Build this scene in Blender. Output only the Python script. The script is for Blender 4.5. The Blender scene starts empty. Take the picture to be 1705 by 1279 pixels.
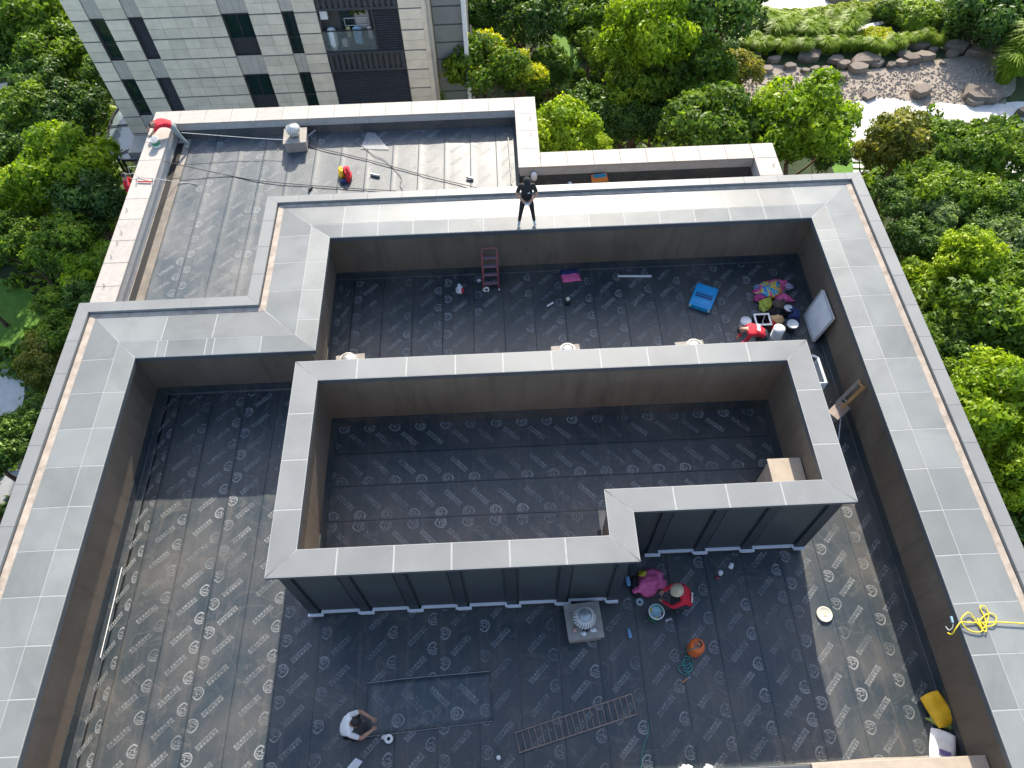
import bpy, math, random
import numpy as np
from mathutils import Vector, Matrix, Euler, noise

R_ = math.radians
scene = bpy.context.scene
# ------------------------------------------------------------------ camera
CAM = Vector((0, 0, 17.0)); ROT = (R_(32.608), R_(0.979), R_(-2.3366)); FPX = 1214.22; IW, IH = 1705.0, 1279.0
cam_d = bpy.data.cameras.new('camera'); cam = bpy.data.objects.new('camera', cam_d)
scene.collection.objects.link(cam); scene.camera = cam
cam.location = CAM; cam.rotation_euler = ROT
cam_d.sensor_width = 36.0; cam_d.lens = FPX / IW * 36.0; cam_d.clip_start = 0.1; cam_d.clip_end = 2000
# ------------------------------------------------------------------ sky, sun, exposure
SUN_DIR = Vector((0.17, 1.5, 1.0)).normalized()          # towards the sun
el = math.asin(SUN_DIR.z); az = math.atan2(SUN_DIR.x, SUN_DIR.y)
world = bpy.data.worlds.new('World'); scene.world = world; world.use_nodes = True
wn = world.node_tree; wn.nodes.clear()
wo = wn.nodes.new('ShaderNodeOutputWorld'); wb = wn.nodes.new('ShaderNodeBackground'); ws = wn.nodes.new('ShaderNodeTexSky')
ws.sky_type = 'NISHITA'; ws.sun_disc = False; ws.sun_elevation = el; ws.sun_rotation = az
ws.dust_density = 1.6; ws.air_density = 1.0; ws.ozone_density = 0.7
wb.inputs['Strength'].default_value = 0.148
wn.links.new(ws.outputs[0], wb.inputs[0]); wn.links.new(wb.outputs[0], wo.inputs[0])
sun_d = bpy.data.lights.new('sun', 'SUN'); sun_d.energy = 3.7; sun_d.angle = R_(0.6); sun_d.color = (1.0, 0.91, 0.77)
sun = bpy.data.objects.new('sun', sun_d); scene.collection.objects.link(sun)
sun.rotation_euler = (-SUN_DIR).to_track_quat('-Z', 'Y').to_euler(); sun.location = (0, 0, 60)
scene.view_settings.view_transform = 'Standard'; scene.view_settings.look = 'None'
scene.view_settings.gamma = 1.0; scene.view_settings.exposure = 1.22; scene.view_settings.use_curve_mapping = False
scene.cycles.max_bounces = 6; scene.cycles.transparent_max_bounces = 12; scene.cycles.use_denoising = True
scene.render.use_motion_blur = False

# ------------------------------------------------------------------ helpers
MROT = Euler(ROT, 'XYZ').to_matrix()
GZ = -12.0                                               # garden level below the roof (roof = 0)
def ray(px, py): return MROT @ Vector(((px - IW / 2) / FPX, -(py - IH / 2) / FPX, -1.0))
def P(px, py, z=0.0):
    d = ray(px, py); return CAM + d * ((z - CAM.z) / d.z)
def PY(px, py, y):
    d = ray(px, py); return CAM + d * ((y - CAM.y) / d.y)
def PX(px, py, x):
    d = ray(px, py); return CAM + d * ((x - CAM.x) / d.x)
def dist(p): return (Vector(p) - CAM).length
COL = scene.collection
def tag(o, label=None, cat=None, group=None, kind=None):
    if label: o['label'] = label
    if cat: o['category'] = cat
    if group: o['group'] = group
    if kind: o['kind'] = kind
    return o
def empty(name, loc=(0, 0, 0), rz=0.0, parent=None):
    o = bpy.data.objects.new(name, None); o.empty_display_size = 0.2; o.location = loc; o.rotation_euler = (0, 0, rz)
    COL.objects.link(o); o.parent = parent; return o
def copy_tree(o, parent=None):
    c = o.copy(); COL.objects.link(c); c.parent = parent
    if parent is not None: c.matrix_parent_inverse = o.matrix_parent_inverse.copy()
    for ch in [x for x in bpy.data.objects if x.parent == o]: copy_tree(ch, c)
    return c
class MB:
    def __init__(s): s.v = []; s.f = []; s.m = []; s.T = None
    def add(s, vs, fs, mi=0):
        n = len(s.v)
        s.v += [tuple(s.T @ Vector(v)) if s.T is not None else tuple(v) for v in vs]
        s.f += [tuple(i + n for i in f) for f in fs]; s.m += [mi] * len(fs); return s
    def cube(s, x0, x1, y0, y1, z0, z1, mi=0):
        return s.add([(x0,y0,z0),(x1,y0,z0),(x1,y1,z0),(x0,y1,z0),(x0,y0,z1),(x1,y0,z1),(x1,y1,z1),(x0,y1,z1)],
            [(0,3,2,1),(4,5,6,7),(0,1,5,4),(1,2,6,5),(2,3,7,6),(3,0,4,7)], mi)
    def box(s, c, d, rot=None, mi=0):
        M = Matrix.Translation(c) @ (Euler(rot).to_matrix().to_4x4() if rot else Matrix())
        h = [x / 2 for x in d]
        vs = [M @ Vector((a*h[0], b*h[1], e*h[2])) for e in (-1,1) for a,b in ((-1,-1),(1,-1),(1,1),(-1,1))]
        return s.add(vs, [(0,3,2,1),(4,5,6,7),(0,1,5,4),(1,2,6,5),(2,3,7,6),(3,0,4,7)], mi)
    def slab(s, top, t, mi=0, ch=0.0):
        """top: list of 3D points (ccw seen from above); thickness t; optional chamfer"""
        n = len(top); top = [Vector(p) for p in top]; low = [p - Vector((0,0,t)) for p in top]
        if ch > 0:
            c = sum(top, Vector()) / n
            mid = [p - Vector((0,0,ch)) for p in top]
            ins = []
            for i, p in enumerate(top):
                a = (top[i-1]-p).normalized(); b = (top[(i+1)%n]-p).normalized(); ins.append(p + (a+b)*ch)
            vs = low + mid + ins
            fs = [tuple(reversed(range(n))), tuple(range(2*n,3*n))]
            for i in range(n):
                j=(i+1)%n; fs += [(i,j,n+j,n+i),(n+i,n+j,2*n+j,2*n+i)]
            return s.add(vs, fs, mi)
        return s.add(low+top, [tuple(reversed(range(n))), tuple(range(n,2*n))]+[(i,(i+1)%n,n+(i+1)%n,n+i) for i in range(n)], mi)
    def prism(s, poly, z0, z1, mi=0, caps=(1,1)):
        n = len(poly)
        vs = [(p[0],p[1],z0) for p in poly]+[(p[0],p[1],z1) for p in poly]
        fs = [(i,(i+1)%n,n+(i+1)%n,n+i) for i in range(n)]
        if caps[0]: fs.append(tuple(reversed(range(n))))
        if caps[1]: fs.append(tuple(range(n,2*n)))
        return s.add(vs, fs, mi)
    def band(s, A, B, mi=0, flip=False, closed=True):
        n = len(A); fs=[]
        for i in range(n if closed else n-1):
            j=(i+1)%n; q=(i,j,n+j,n+i); fs.append(tuple(reversed(q)) if flip else q)
        return s.add(list(A)+list(B), fs, mi)
    def tube(s, pts, r, n=8, mi=0, closed=False, caps=True):
        pts=[Vector(p) for p in pts]; N=len(pts); rings=[]
        rr = r if isinstance(r,(list,tuple)) else [r]*N
        up=None
        for i,p in enumerate(pts):
            a=pts[i-1] if (i>0 or closed) else p; b=pts[(i+1)%N] if (i<N-1 or closed) else p
            t=(b-a).normalized() if (b-a).length>1e-9 else Vector((0,0,1))
            if up is None: up = Vector((0,0,1)) if abs(t.z)<.9 else Vector((1,0,0))
            u=t.cross(up)
            if u.length<1e-6: u=t.orthogonal()
            u.normalize(); w=u.cross(t).normalized(); up=w
            rings.append([p+(u*math.cos(2*math.pi*k/n)+w*math.sin(2*math.pi*k/n))*rr[i] for k in range(n)])
        vs=[v for ring in rings for v in ring]; fs=[]
        for i in range(N if closed else N-1):
            j=(i+1)%N
            for k in range(n): fs.append((i*n+k,i*n+(k+1)%n,j*n+(k+1)%n,j*n+k))
        if caps and not closed: fs += [tuple(reversed(range(n))), tuple(range((N-1)*n,N*n))]
        return s.add(vs,fs,mi)
    def lathe(s, prof, n=20, c=(0,0,0), mi=0, jit=0.0, caps=True, sq=1.0):
        vs=[]; fs=[]; m=len(prof)
        for k in range(n):
            a=2*math.pi*k/n
            for r,z in prof: vs.append((c[0]+r*math.cos(a),c[1]+r*math.sin(a)*sq,c[2]+z))
        for k in range(n):
            j=(k+1)%n
            for i in range(m-1): fs.append((k*m+i,j*m+i,j*m+i+1,k*m+i+1))
        if caps:
            if prof[0][0]>1e-4: fs.append(tuple(reversed([k*m for k in range(n)])))
            if prof[-1][0]>1e-4: fs.append(tuple(k*m+m-1 for k in range(n)))
        return s.add(vs,fs,mi)
    def blob(s, c, rad, seed=0, rough=.15, nu=14, nv=9, flat=-9, mi=0, rot=None, freq=1.6):
        """crumpled rounded lump (sacks, stones): rad = 3 radii"""
        vs=[]; fs=[]; M=Euler(rot).to_matrix() if rot else Matrix.Identity(3)
        off=Vector((seed*7.31,seed*3.17,seed*1.93))
        for i in range(nv+1):
            ph=math.pi*i/nv
            for j in range(nu):
                th=2*math.pi*j/nu; d=Vector((math.sin(ph)*math.cos(th),math.sin(ph)*math.sin(th),math.cos(ph)))
                k=1+rough*noise.noise(d*freq+off)*2
                p=M@Vector((d.x*rad[0]*k,d.y*rad[1]*k,d.z*rad[2]*k))
                p.z=max(p.z,flat); vs.append(Vector(c)+p)
        for i in range(nv):
            for j in range(nu):
                q=(i*nu+j,(i+1)*nu+j,(i+1)*nu+(j+1)%nu,i*nu+(j+1)%nu); fs.append(q)
        return s.add(vs,fs,mi)
    def mesh(s, name, mats, smooth=False):
        me=bpy.data.meshes.new(name); me.from_pydata(s.v,[],s.f)
        for m in (mats if isinstance(mats,(list,tuple)) else [mats]): me.materials.append(m)
        if any(s.m): me.polygons.foreach_set('material_index', s.m)
        if smooth: me.polygons.foreach_set('use_smooth',[True]*len(me.polygons))
        me.validate(); me.update(); return me
    def build(s, name, mats, parent=None, smooth=False, bevel=0.0, loc=None, rz=0.0, angle=None):
        o=bpy.data.objects.new(name, s.mesh(name,mats,smooth)); COL.objects.link(o); o.parent=parent
        if loc is not None: o.location=loc
        if rz: o.rotation_euler=(0,0,rz)
        if bevel>0:
            b=o.modifiers.new('bevel','BEVEL'); b.width=bevel; b.segments=2; b.limit_method='ANGLE'; b.angle_limit=R_(40)
        return o
def fast_mesh(name, V, Fq, mats, attr=None):
    """numpy quads"""
    me=bpy.data.meshes.new(name); nv=len(V); nf=len(Fq)
    me.vertices.add(nv); me.vertices.foreach_set('co', V.astype(np.float32).ravel())
    me.loops.add(nf*4); me.loops.foreach_set('vertex_index', Fq.astype(np.int32).ravel())
    me.polygons.add(nf); me.polygons.foreach_set('loop_start', np.arange(0,nf*4,4,dtype=np.int32))
    me.polygons.foreach_set('loop_total', np.full(nf,4,dtype=np.int32))
    for m in (mats if isinstance(mats,(list,tuple)) else [mats]): me.materials.append(m)
    me.update(calc_edges=True)
    if attr is not None:
        a=me.attributes.new('tone','FLOAT','FACE'); a.data.foreach_set('value', attr.astype(np.float32))
    return me
# ------------------------------------------------------------------ materials
def nt(name):
    m=bpy.data.materials.new(name); m.use_nodes=True; t=m.node_tree; t.nodes.clear()
    out=t.nodes.new('ShaderNodeOutputMaterial'); b=t.nodes.new('ShaderNodeBsdfPrincipled'); t.links.new(b.outputs[0],out.inputs[0])
    return m,t,b,out
def node(t, typ, **kw):
    n=t.nodes.new(typ)
    for k,v in kw.items():
        if k in n.inputs.keys() if hasattr(n.inputs,'keys') else False: n.inputs[k].default_value=v
        else: setattr(n,k,v)
    return n
def noise_n(t, coord, scale, detail=4, rough=.55, dist_=0.0):
    n=t.nodes.new('ShaderNodeTexNoise'); n.inputs['Scale'].default_value=scale; n.inputs['Detail'].default_value=detail
    n.inputs['Roughness'].default_value=rough; n.inputs['Distortion'].default_value=dist_
    t.links.new(coord,n.inputs['Vector']); return n.outputs['Fac']
def ramp(t, fac, stops):
    r=t.nodes.new('ShaderNodeValToRGB'); e=r.color_ramp.elements
    while len(e)<len(stops): e.new(.5)
    for i,(p,c) in enumerate(stops):
        e[i].position=p; e[i].color=(c[0],c[1],c[2],1) if not isinstance(c,(int,float)) else (c,c,c,1)
    t.links.new(fac,r.inputs[0]); return r.outputs[0]
def mixc(t, fac, a, b, mode='MIX'):
    n=t.nodes.new('ShaderNodeMix'); n.data_type='RGBA'; n.blend_type=mode
    for sock,v in ((n.inputs[0],fac),(n.inputs[6],a),(n.inputs[7],b)):
        if isinstance(v,(int,float)): sock.default_value=v
        elif isinstance(v,(tuple,list)): sock.default_value=(v[0],v[1],v[2],1)
        else: t.links.new(v,sock)
    return n.outputs[2]
def math_n(t, op, a, b=0.0):
    n=t.nodes.new('ShaderNodeMath'); n.operation=op
    for i,v in enumerate((a,b)):
        if isinstance(v,(int,float)): n.inputs[i].default_value=v
        else: t.links.new(v,n.inputs[i])
    return n.outputs[0]
def pm(name, col, rough=.6, var=.18, scale=3.0, bump=0.0, bscale=60, metal=0.0, rnd=0.0, spec=.5, tint=None, rvar=0.0, stain=0.0):
    """general procedural surface: two noise scales on colour, roughness variation, optional bump / per-object tone"""
    m,t,b,out=nt(name)
    co=t.nodes.new('ShaderNodeTexCoord').outputs['Object']
    n1=noise_n(t,co,scale,5); n2=noise_n(t,co,scale*9,3)
    lo=[max(0,c*(1-var)) for c in col]; hi=[min(1,c*(1+var)) for c in col]
    if tint: hi=[min(1,a) for a in tint]
    c=ramp(t,n1,[(.3,lo),(.7,hi)])
    c=mixc(t,.35*min(1,var*4),c,ramp(t,n2,[(.3,lo),(.75,hi)]))
    if stain>0:
        s=noise_n(t,co,scale*.35,6,.7,.6); c=mixc(t,ramp(t,s,[(.5,0.0),(.72,stain)]),c,[x*.45 for x in col])
    if rnd>0:
        oi=t.nodes.new('ShaderNodeObjectInfo').outputs['Random']
        k=math_n(t,'ADD',math_n(t,'MULTIPLY',oi,2*rnd),1-rnd)
        n=t.nodes.new('ShaderNodeCombineColor')
        for i in range(3): t.links.new(k,n.inputs[i])
        c=mixc(t,1.0,c,n.outputs[0],'MULTIPLY')
    t.links.new(c,b.inputs['Base Color'])
    if rvar>0: t.links.new(ramp(t,n1,[(.3,max(.02,rough-rvar)),(.7,min(1,rough+rvar))]),b.inputs['Roughness'])
    else: b.inputs['Roughness'].default_value=rough
    b.inputs['Metallic'].default_value=metal; b.inputs['Specular IOR Level'].default_value=spec
    if bump>0:
        bp=t.nodes.new('ShaderNodeBump'); bp.inputs['Strength'].default_value=bump; bp.inputs['Distance'].default_value=.02
        t.links.new(noise_n(t,co,bscale,4),bp.inputs['Height']); t.links.new(bp.outputs[0],b.inputs['Normal'])
    return m
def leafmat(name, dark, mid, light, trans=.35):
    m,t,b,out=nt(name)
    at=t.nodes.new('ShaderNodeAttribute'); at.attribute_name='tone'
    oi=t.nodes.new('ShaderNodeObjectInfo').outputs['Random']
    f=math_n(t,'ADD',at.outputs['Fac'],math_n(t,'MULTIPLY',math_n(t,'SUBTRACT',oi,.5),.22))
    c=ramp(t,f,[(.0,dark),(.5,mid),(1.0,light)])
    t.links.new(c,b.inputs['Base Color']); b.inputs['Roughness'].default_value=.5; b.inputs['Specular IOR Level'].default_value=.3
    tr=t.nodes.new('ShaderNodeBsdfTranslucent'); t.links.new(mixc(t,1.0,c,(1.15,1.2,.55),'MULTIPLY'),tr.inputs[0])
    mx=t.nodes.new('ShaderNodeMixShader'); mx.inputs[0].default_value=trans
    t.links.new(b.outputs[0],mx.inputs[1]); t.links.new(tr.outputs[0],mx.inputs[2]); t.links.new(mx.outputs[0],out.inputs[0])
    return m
def membrane_mat(name='bitumen_membrane',k=1.0,ro=(.40,.54),dust=.45,dc=(.145,.126,.106)):
    m,t,b,out=nt(name)
    co=t.nodes.new('ShaderNodeTexCoord').outputs['Object']
    big=noise_n(t,co,.55,6,.6,.4); fine=noise_n(t,co,9,5,.65); mp=t.nodes.new('ShaderNodeMapping'); mp.inputs['Scale'].default_value=(5,.35,1)
    t.links.new(co,mp.inputs['Vector']); streak=noise_n(t,mp.outputs[0],1.2,4,.6,.3)
    c=ramp(t,fine,[(.3,(.019*k,.031*k,.039*k)),(.7,(.032*k,.046*k,.055*k))])
    c=mixc(t,ramp(t,big,[(.40,0.0),(.70,dust)]),c,[v*k for v in dc])
    c=mixc(t,ramp(t,streak,[(.52,0.0),(.75,.4)]),c,[v*k*.95 for v in dc])
    tide=noise_n(t,co,.8,3,.5,1.2); c=mixc(t,ramp(t,tide,[(.485,0.0),(.50,.26),(.515,0.0)]),c,[v*k*1.2 for v in dc])
    spot=noise_n(t,co,2.6,6,.75); c=mixc(t,ramp(t,spot,[(.62,0.0),(.72,.25)]),c,[v*k*1.1 for v in dc])
    t.links.new(c,b.inputs['Base Color'])
    t.links.new(ramp(t,big,[(.3,ro[0]),(.7,ro[1])]),b.inputs['Roughness']); b.inputs['Specular IOR Level'].default_value=.6
    bp=t.nodes.new('ShaderNodeBump'); bp.inputs['Strength'].default_value=.25; bp.inputs['Distance'].default_value=.01
    t.links.new(noise_n(t,co,14,5),bp.inputs['Height']); t.links.new(bp.outputs[0],b.inputs['Normal'])
    return m
def print_mat():
    m,t,b,out=nt('membrane_print')
    co=t.nodes.new('ShaderNodeTexCoord').outputs['Object']
    b.inputs['Base Color'].default_value=(.34,.355,.355,1); b.inputs['Roughness'].default_value=.6
    w=ramp(t,noise_n(t,co,22,4,.7),[(.3,.45),(.6,.9)]); w2=ramp(t,noise_n(t,co,.9,4),[(.36,.22),(.62,1.0)])
    tr=t.nodes.new('ShaderNodeBsdfTransparent'); mx=t.nodes.new('ShaderNodeMixShader')
    t.links.new(math_n(t,'MULTIPLY',w,w2),mx.inputs[0]); t.links.new(tr.outputs[0],mx.inputs[1]); t.links.new(b.outputs[0],mx.inputs[2]); t.links.new(mx.outputs[0],out.inputs[0])
    return m
def glassmat(name, col=(.02,.04,.045), rough=.05, alpha=1.0):
    m,t,b,out=nt(name); b.inputs['Base Color'].default_value=(*col,1); b.inputs['Roughness'].default_value=rough; b.inputs['Specular IOR Level'].default_value=.9
    b.inputs['Alpha'].default_value=alpha
    co=t.nodes.new('ShaderNodeTexCoord').outputs['Object']; bp=t.nodes.new('ShaderNodeBump'); bp.inputs['Strength'].default_value=.05
    t.links.new(noise_n(t,co,1.5,2),bp.inputs['Height']); t.links.new(bp.outputs[0],b.inputs['Normal'])
    return m
M_MEM=membrane_mat(); M_MEM2=membrane_mat('dusty_membrane',1.45,(.46,.58),.6,(.112,.110,.107)); M_MEM3=membrane_mat('new_membrane_sheet',1.5,(.42,.52),.3); M_PRINT=print_mat()
M_COP=pm('coping_metal',(.195,.207,.203),.40,.10,.9,rnd=.13,spec=.38,rvar=.06,bump=.06,bscale=4,stain=.45)
M_COPP=pm('penthouse_coping_metal',(.195,.203,.202),.45,.09,.9,rnd=.06,spec=.38,rvar=.05,stain=.25)
M_SEAL=pm('pale_sealant',(.32,.325,.32),.6,.1,6)
M_RIM=pm('rim_metal',(.212,.218,.215),.45,.08,1.0,rnd=.04,spec=.38,stain=.25)
M_GUT=pm('gutter_mortar',(.36,.30,.245),.9,.3,4,bump=.4,stain=.55,tint=(.50,.43,.36))
def brown_mat():
    m,t,b,out=nt('brown_paint'); co=t.nodes.new('ShaderNodeTexCoord').outputs['Object']; mp=t.nodes.new('ShaderNodeMapping'); mp.inputs['Scale'].default_value=(1.6,1.6,.16); t.links.new(co,mp.inputs['Vector'])
    a=noise_n(t,co,.5,6,.6,.4); st=noise_n(t,mp.outputs[0],2.2,6,.65,.3); f=noise_n(t,co,12,4)
    c=ramp(t,a,[(.35,(.140,.106,.076)),(.65,(.190,.147,.108))]); c=mixc(t,ramp(t,st,[(.5,0.0),(.72,.55)]),c,(.075,.06,.046)); c=mixc(t,ramp(t,st,[(.28,.4),(.42,0.0)]),c,(.23,.19,.15)); c=mixc(t,ramp(t,f,[(.62,0.0),(.75,.35)]),c,(.24,.2,.16))
    t.links.new(c,b.inputs['Base Color']); b.inputs['Roughness'].default_value=.75
    bp=t.nodes.new('ShaderNodeBump'); bp.inputs['Strength'].default_value=.15; bp.inputs['Distance'].default_value=.02; t.links.new(f,bp.inputs['Height']); t.links.new(bp.outputs[0],b.inputs['Normal'])
    return m
M_BROWN=brown_mat()
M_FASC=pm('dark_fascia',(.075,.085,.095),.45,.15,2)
M_PANEL=pm('slate_panel',(.042,.050,.053),.5,.1,1.2,rnd=.05)
M_PIL=pm('slate_pilaster',(.03,.036,.042),.5,.12,2)
M_WHITE=pm('white_paint',(.72,.74,.76),.55,.06,6)
M_CONC=pm('concrete',(.34,.31,.27),.85,.2,5,bump=.4,stain=.45)
M_BEIGE=pm('beige_render',(.42,.36,.29),.85,.12,3,bump=.2,stain=.3)
M_GRAN=pm('granite_slab',(.40,.37,.33),.7,.12,9,rnd=.06,bump=.08,bscale=120,stain=.3,rvar=.08)
M_GRANW=pm('granite_wall',(.42,.42,.41),.7,.1,7,stain=.3)
M_BODY=pm('stone_cladding',(.36,.34,.31),.8,.12,2,stain=.2)
# ================================================================== MAIN BUILDING
bld = tag(empty('residential_building', (0, 5, GZ)), 'dark-roofed building with wide grey metal copings and a walled roof box, under re-roofing', 'building')
BINV = Matrix.Translation((0, -5, -GZ))
def bpart(mb, name, mat, parent=None, **kw):
    o = mb.build(name, mat, parent or bld, **kw)
    if parent is None: o.matrix_parent_inverse = BINV
    return o
def ringpoly(L, Rr, B1, S, B2, F):   # counter-clockwise
    return [(L, F), (Rr, F), (Rr, B2), (S, B2), (S, B1), (L, B1)]
RO = ringpoly(-11.18, 10.66, 12.65, -6.74, 16.39, -1.55)
RI = ringpoly(-10.86, 10.33, 12.33, -6.41, 16.12, -1.22)
DO = ringpoly(-10.68, 10.17, 12.19, -6.24, 16.01, -1.0)
DI = ringpoly(-9.34, 8.83, 10.86, -4.79, 14.74, 0.10)
WI = ringpoly(-9.54, 9.03, 11.07, -5.00, 14.95, 0.30)
RG = [(o[0] + (i[0] - o[0]) * .62, o[1] + (i[1] - o[1]) * .62) for o, i in zip(DO, DI)]
ZR, ZD, ZI = 2.125, 2.02, 2.02; ZG = ZD + .03
def z3(poly, z): return [Vector((p[0], p[1], z)) for p in poly]
# exterior shells down to the garden
bpart(MB().prism(RO, GZ - .3, -.35), 'outer_wall', M_BODY)
w = MB(); w.band(z3(RO, -.35), z3(RO, 1.80)); w.band(z3(RO, 1.80), z3(WI, 1.80)); w.band(z3(WI, -.05), z3(WI, 1.84), flip=True)
bpart(w, 'parapet_wall', M_BROWN)
bpart(MB().prism(WI, -.35, -.012), 'roof_slab', M_CONC)
# soffit + fascia under the coping's inner lip
w = MB(); A = z3(DI, ZI - .035); B = z3(DI, ZI - .17); C = z3([(p[0] + (q[0]-p[0])*.25, p[1] + (q[1]-p[1])*.25) for p, q in zip(DI, WI)], ZI - .17)
D = z3(WI, 1.80)
w.band(B, A); w.band(C, B); w.band(D, C)
bpart(w, 'coping_fascia', M_FASC)
# bedding under the panels, gutter between rim and deck
w = MB()
w.band(z3(DO, ZD - .003), z3(RG, ZG - .003)); w.band(z3(RG, ZG - .003), z3(DI, ZI - .003)); w.band(z3(DO, 1.85), z3(DO, ZD - .003), flip=False)
w.band(z3(DI, ZI - .04), z3(DI, ZI - .003), flip=True)
bpart(w, 'coping_joint_seal', M_SEAL)
w = MB(); G1 = [(a[0]+(b[0]-a[0])*.14, a[1]+(b[1]-a[1])*.14) for a, b in zip(RI, DO)]
w.band(z3(RI, 1.86), z3(G1, 1.86)); w.band(z3(G1, 1.86), z3(G1, 2.045)); w.band(z3(G1, 2.045), z3(DO, 2.022))
bpart(w, 'gutter', M_GUT)
def side_panels(O, I, zo, zi, seams, name, mat, parent, thick=.02, gap=.028, end_gap=.012, ch=0.0, only=None, **kw):
    """rows of panels between two rings; seams[k] = cut coordinates along side k"""
    n = len(O)
    for k in range(n):
        if only is not None and k not in only: continue
        a, b = k, (k + 1) % n
        o0, o1, i0, i1 = [Vector((*p, 0)) for p in (O[a], O[b], I[a], I[b])]
        ax = 0 if abs(o1.x - o0.x) > abs(o1.y - o0.y) else 1
        d = 1 if o1[ax] > o0[ax] else -1
        lo = max(o0[ax]*d, i0[ax]*d) + .12; hi = min(o1[ax]*d, i1[ax]*d) - .12
        cuts = sorted([s * d for s in seams[k] if lo < s * d < hi])
        def pt(p, q, s):
            r = p.copy(); r[ax] = s * d; return r
        prev = None
        for j in range(len(cuts) + 1):
            s0 = cuts[j-1] if j > 0 else None; s1 = cuts[j] if j < len(cuts) else None
            A0 = pt(o0, o1, s0 + gap/2) if s0 is not None else o0 + (o1-o0).normalized()*end_gap
            B0 = pt(i0, i1, s0 + gap/2) if s0 is not None else i0 + (i1-i0).normalized()*end_gap
            A1 = pt(o0, o1, s1 - gap/2) if s1 is not None else o1 - (o1-o0).normalized()*end_gap
            B1 = pt(i0, i1, s1 - gap/2) if s1 is not None else i1 - (i1-i0).normalized()*end_gap
            sh = (pt(i0,i1,0)-pt(o0,o1,0)); sh[ax] = 0; sh = sh.normalized() * (gap * .35)
            top = [A0 + sh, A1 + sh, B1 - sh, B0 - sh]
            zz = [zo, zo, zi, zi]
            bpart(MB().slab([Vector((p.x, p.y, z)) for p, z in zip(top, zz)], thick, ch=ch), name, mat, parent)
def grid(a, b, off): 
    out = []; s = off
    while s > a: s -= 1.0
    while s < b: out.append(s); s += 1.0
    return out
SE = [grid(-12, 12, .5), grid(-3, 17, .95 - .1), grid(-12, 12, -.45), grid(9, 18, .85), [-8.78, -7.48, -6.22], grid(-3, 14, .85)]
# rows: outer (to the ridge) and inner (to the lip)
side_panels(DO, RG, ZD, ZG, SE, 'coping_panel', M_COP, None, gap=.024)
SE2 = [list(s) for s in SE]; SE2[4] = [-8.84, -8.6, -7.6, -7.4, -6.2]; SE2[2] = [s + .0 for s in SE[2]]; SE2[1] = SE[1] + [14.25]
side_panels(RG, DI, ZG, ZI, SE2, 'coping_panel', M_COP, None, gap=.03)
# raised rim at the outer edge
SR = [grid(-12, 12, .3), grid(-3, 17, .4), grid(-12, 12, .2), grid(9, 18, .4), [-10, -8.2], grid(-3, 14, .4)]
side_panels(RO, RI, ZR, ZR, SR, 'rim_panel', M_RIM, None, thick=.32, gap=.003, end_gap=0.0, ch=.004)
# membrane upturn along the parapet
U1 = ringpoly(-9.535, 9.025, 11.065, -4.995, 14.945, 1.235); U0 = ringpoly(-9.49, 8.98, 11.02, -4.95, 14.90, 1.28)
U2 = ringpoly(-9.52, 9.01, 11.05, -4.98, 14.93, 1.25)
w = MB(); w.band(z3(U1, .30), z3(U2, .30), flip=False); w.band(z3(U2, .30), z3(ringpoly(-9.51, 9.0, 11.04, -4.97, 14.92, 1.26), .03)); w.band(z3(ringpoly(-9.51, 9.0, 11.04, -4.97, 14.92, 1.26), .03), z3(U0, .012))
for i in range(len(w.f)): pass
bpart(w, 'membrane_upturn', M_MEM)
# front parapet: beige colour stands for sunlight on its brown inner face
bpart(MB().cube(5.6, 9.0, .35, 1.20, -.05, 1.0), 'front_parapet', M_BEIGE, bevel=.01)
bpart(MB().cube(-9.5, 5.597, .35, 1.19, -.05, .9), 'front_parapet', M_FASC, bevel=.01)  # dark colour stands for the shadow on this stretch of the parapet
# pale strip of primer at the foot of the front parapet
bpart(MB().prism([(5.6, 1.24), (8.9, 1.24), (8.9, 1.32), (8.0, 1.305), (7.2, 1.32), (6.4, 1.29), (5.6, 1.28)], .02, .034), 'screed_strip', M_BEIGE)

# ------------------------------------------------------------------ membrane strips with their print
def hgt(x, y, s, wide=.9):
    lap = .0075 * (1 if .03 <= s <= .09 else (.5 + .5 * s / .03 if s < .03 else max(0, 1 - (s - .09) / .09)))
    return .006 + lap + .013 * noise.noise(Vector((x * 1.7, y * .25, 1.7))) + .006 * noise.noise(Vector((x * 1.4, y * 1.1, 5.2)))
rg = random.Random(5)
def glyph_rows():
    """two lines of small character-like marks, along +a"""
    q = []
    for row, (b0, h, n) in enumerate(((.008, .058, 7), (-.052, .040, 10))):
        wd = .54 / n
        for i in range(n):
            if row == 0 and i in (): continue
            a = i * wd
            t = h * .22
            kind = rg.randrange(4)
            q.append((a, b0, a + wd*.8, b0 + t)); q.append((a, b0 + h - t, a + wd*.8, b0 + h))
            if kind != 1: q.append((a + wd*.32, b0, a + wd*.5, b0 + h))
            if kind != 2: q.append((a, b0 + h*.42, a + wd*.8, b0 + h*.42 + t))
            if kind > 1: q.append((a, b0, a + wd*.14, b0 + h))
    return q
GLY = glyph_rows()
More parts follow.
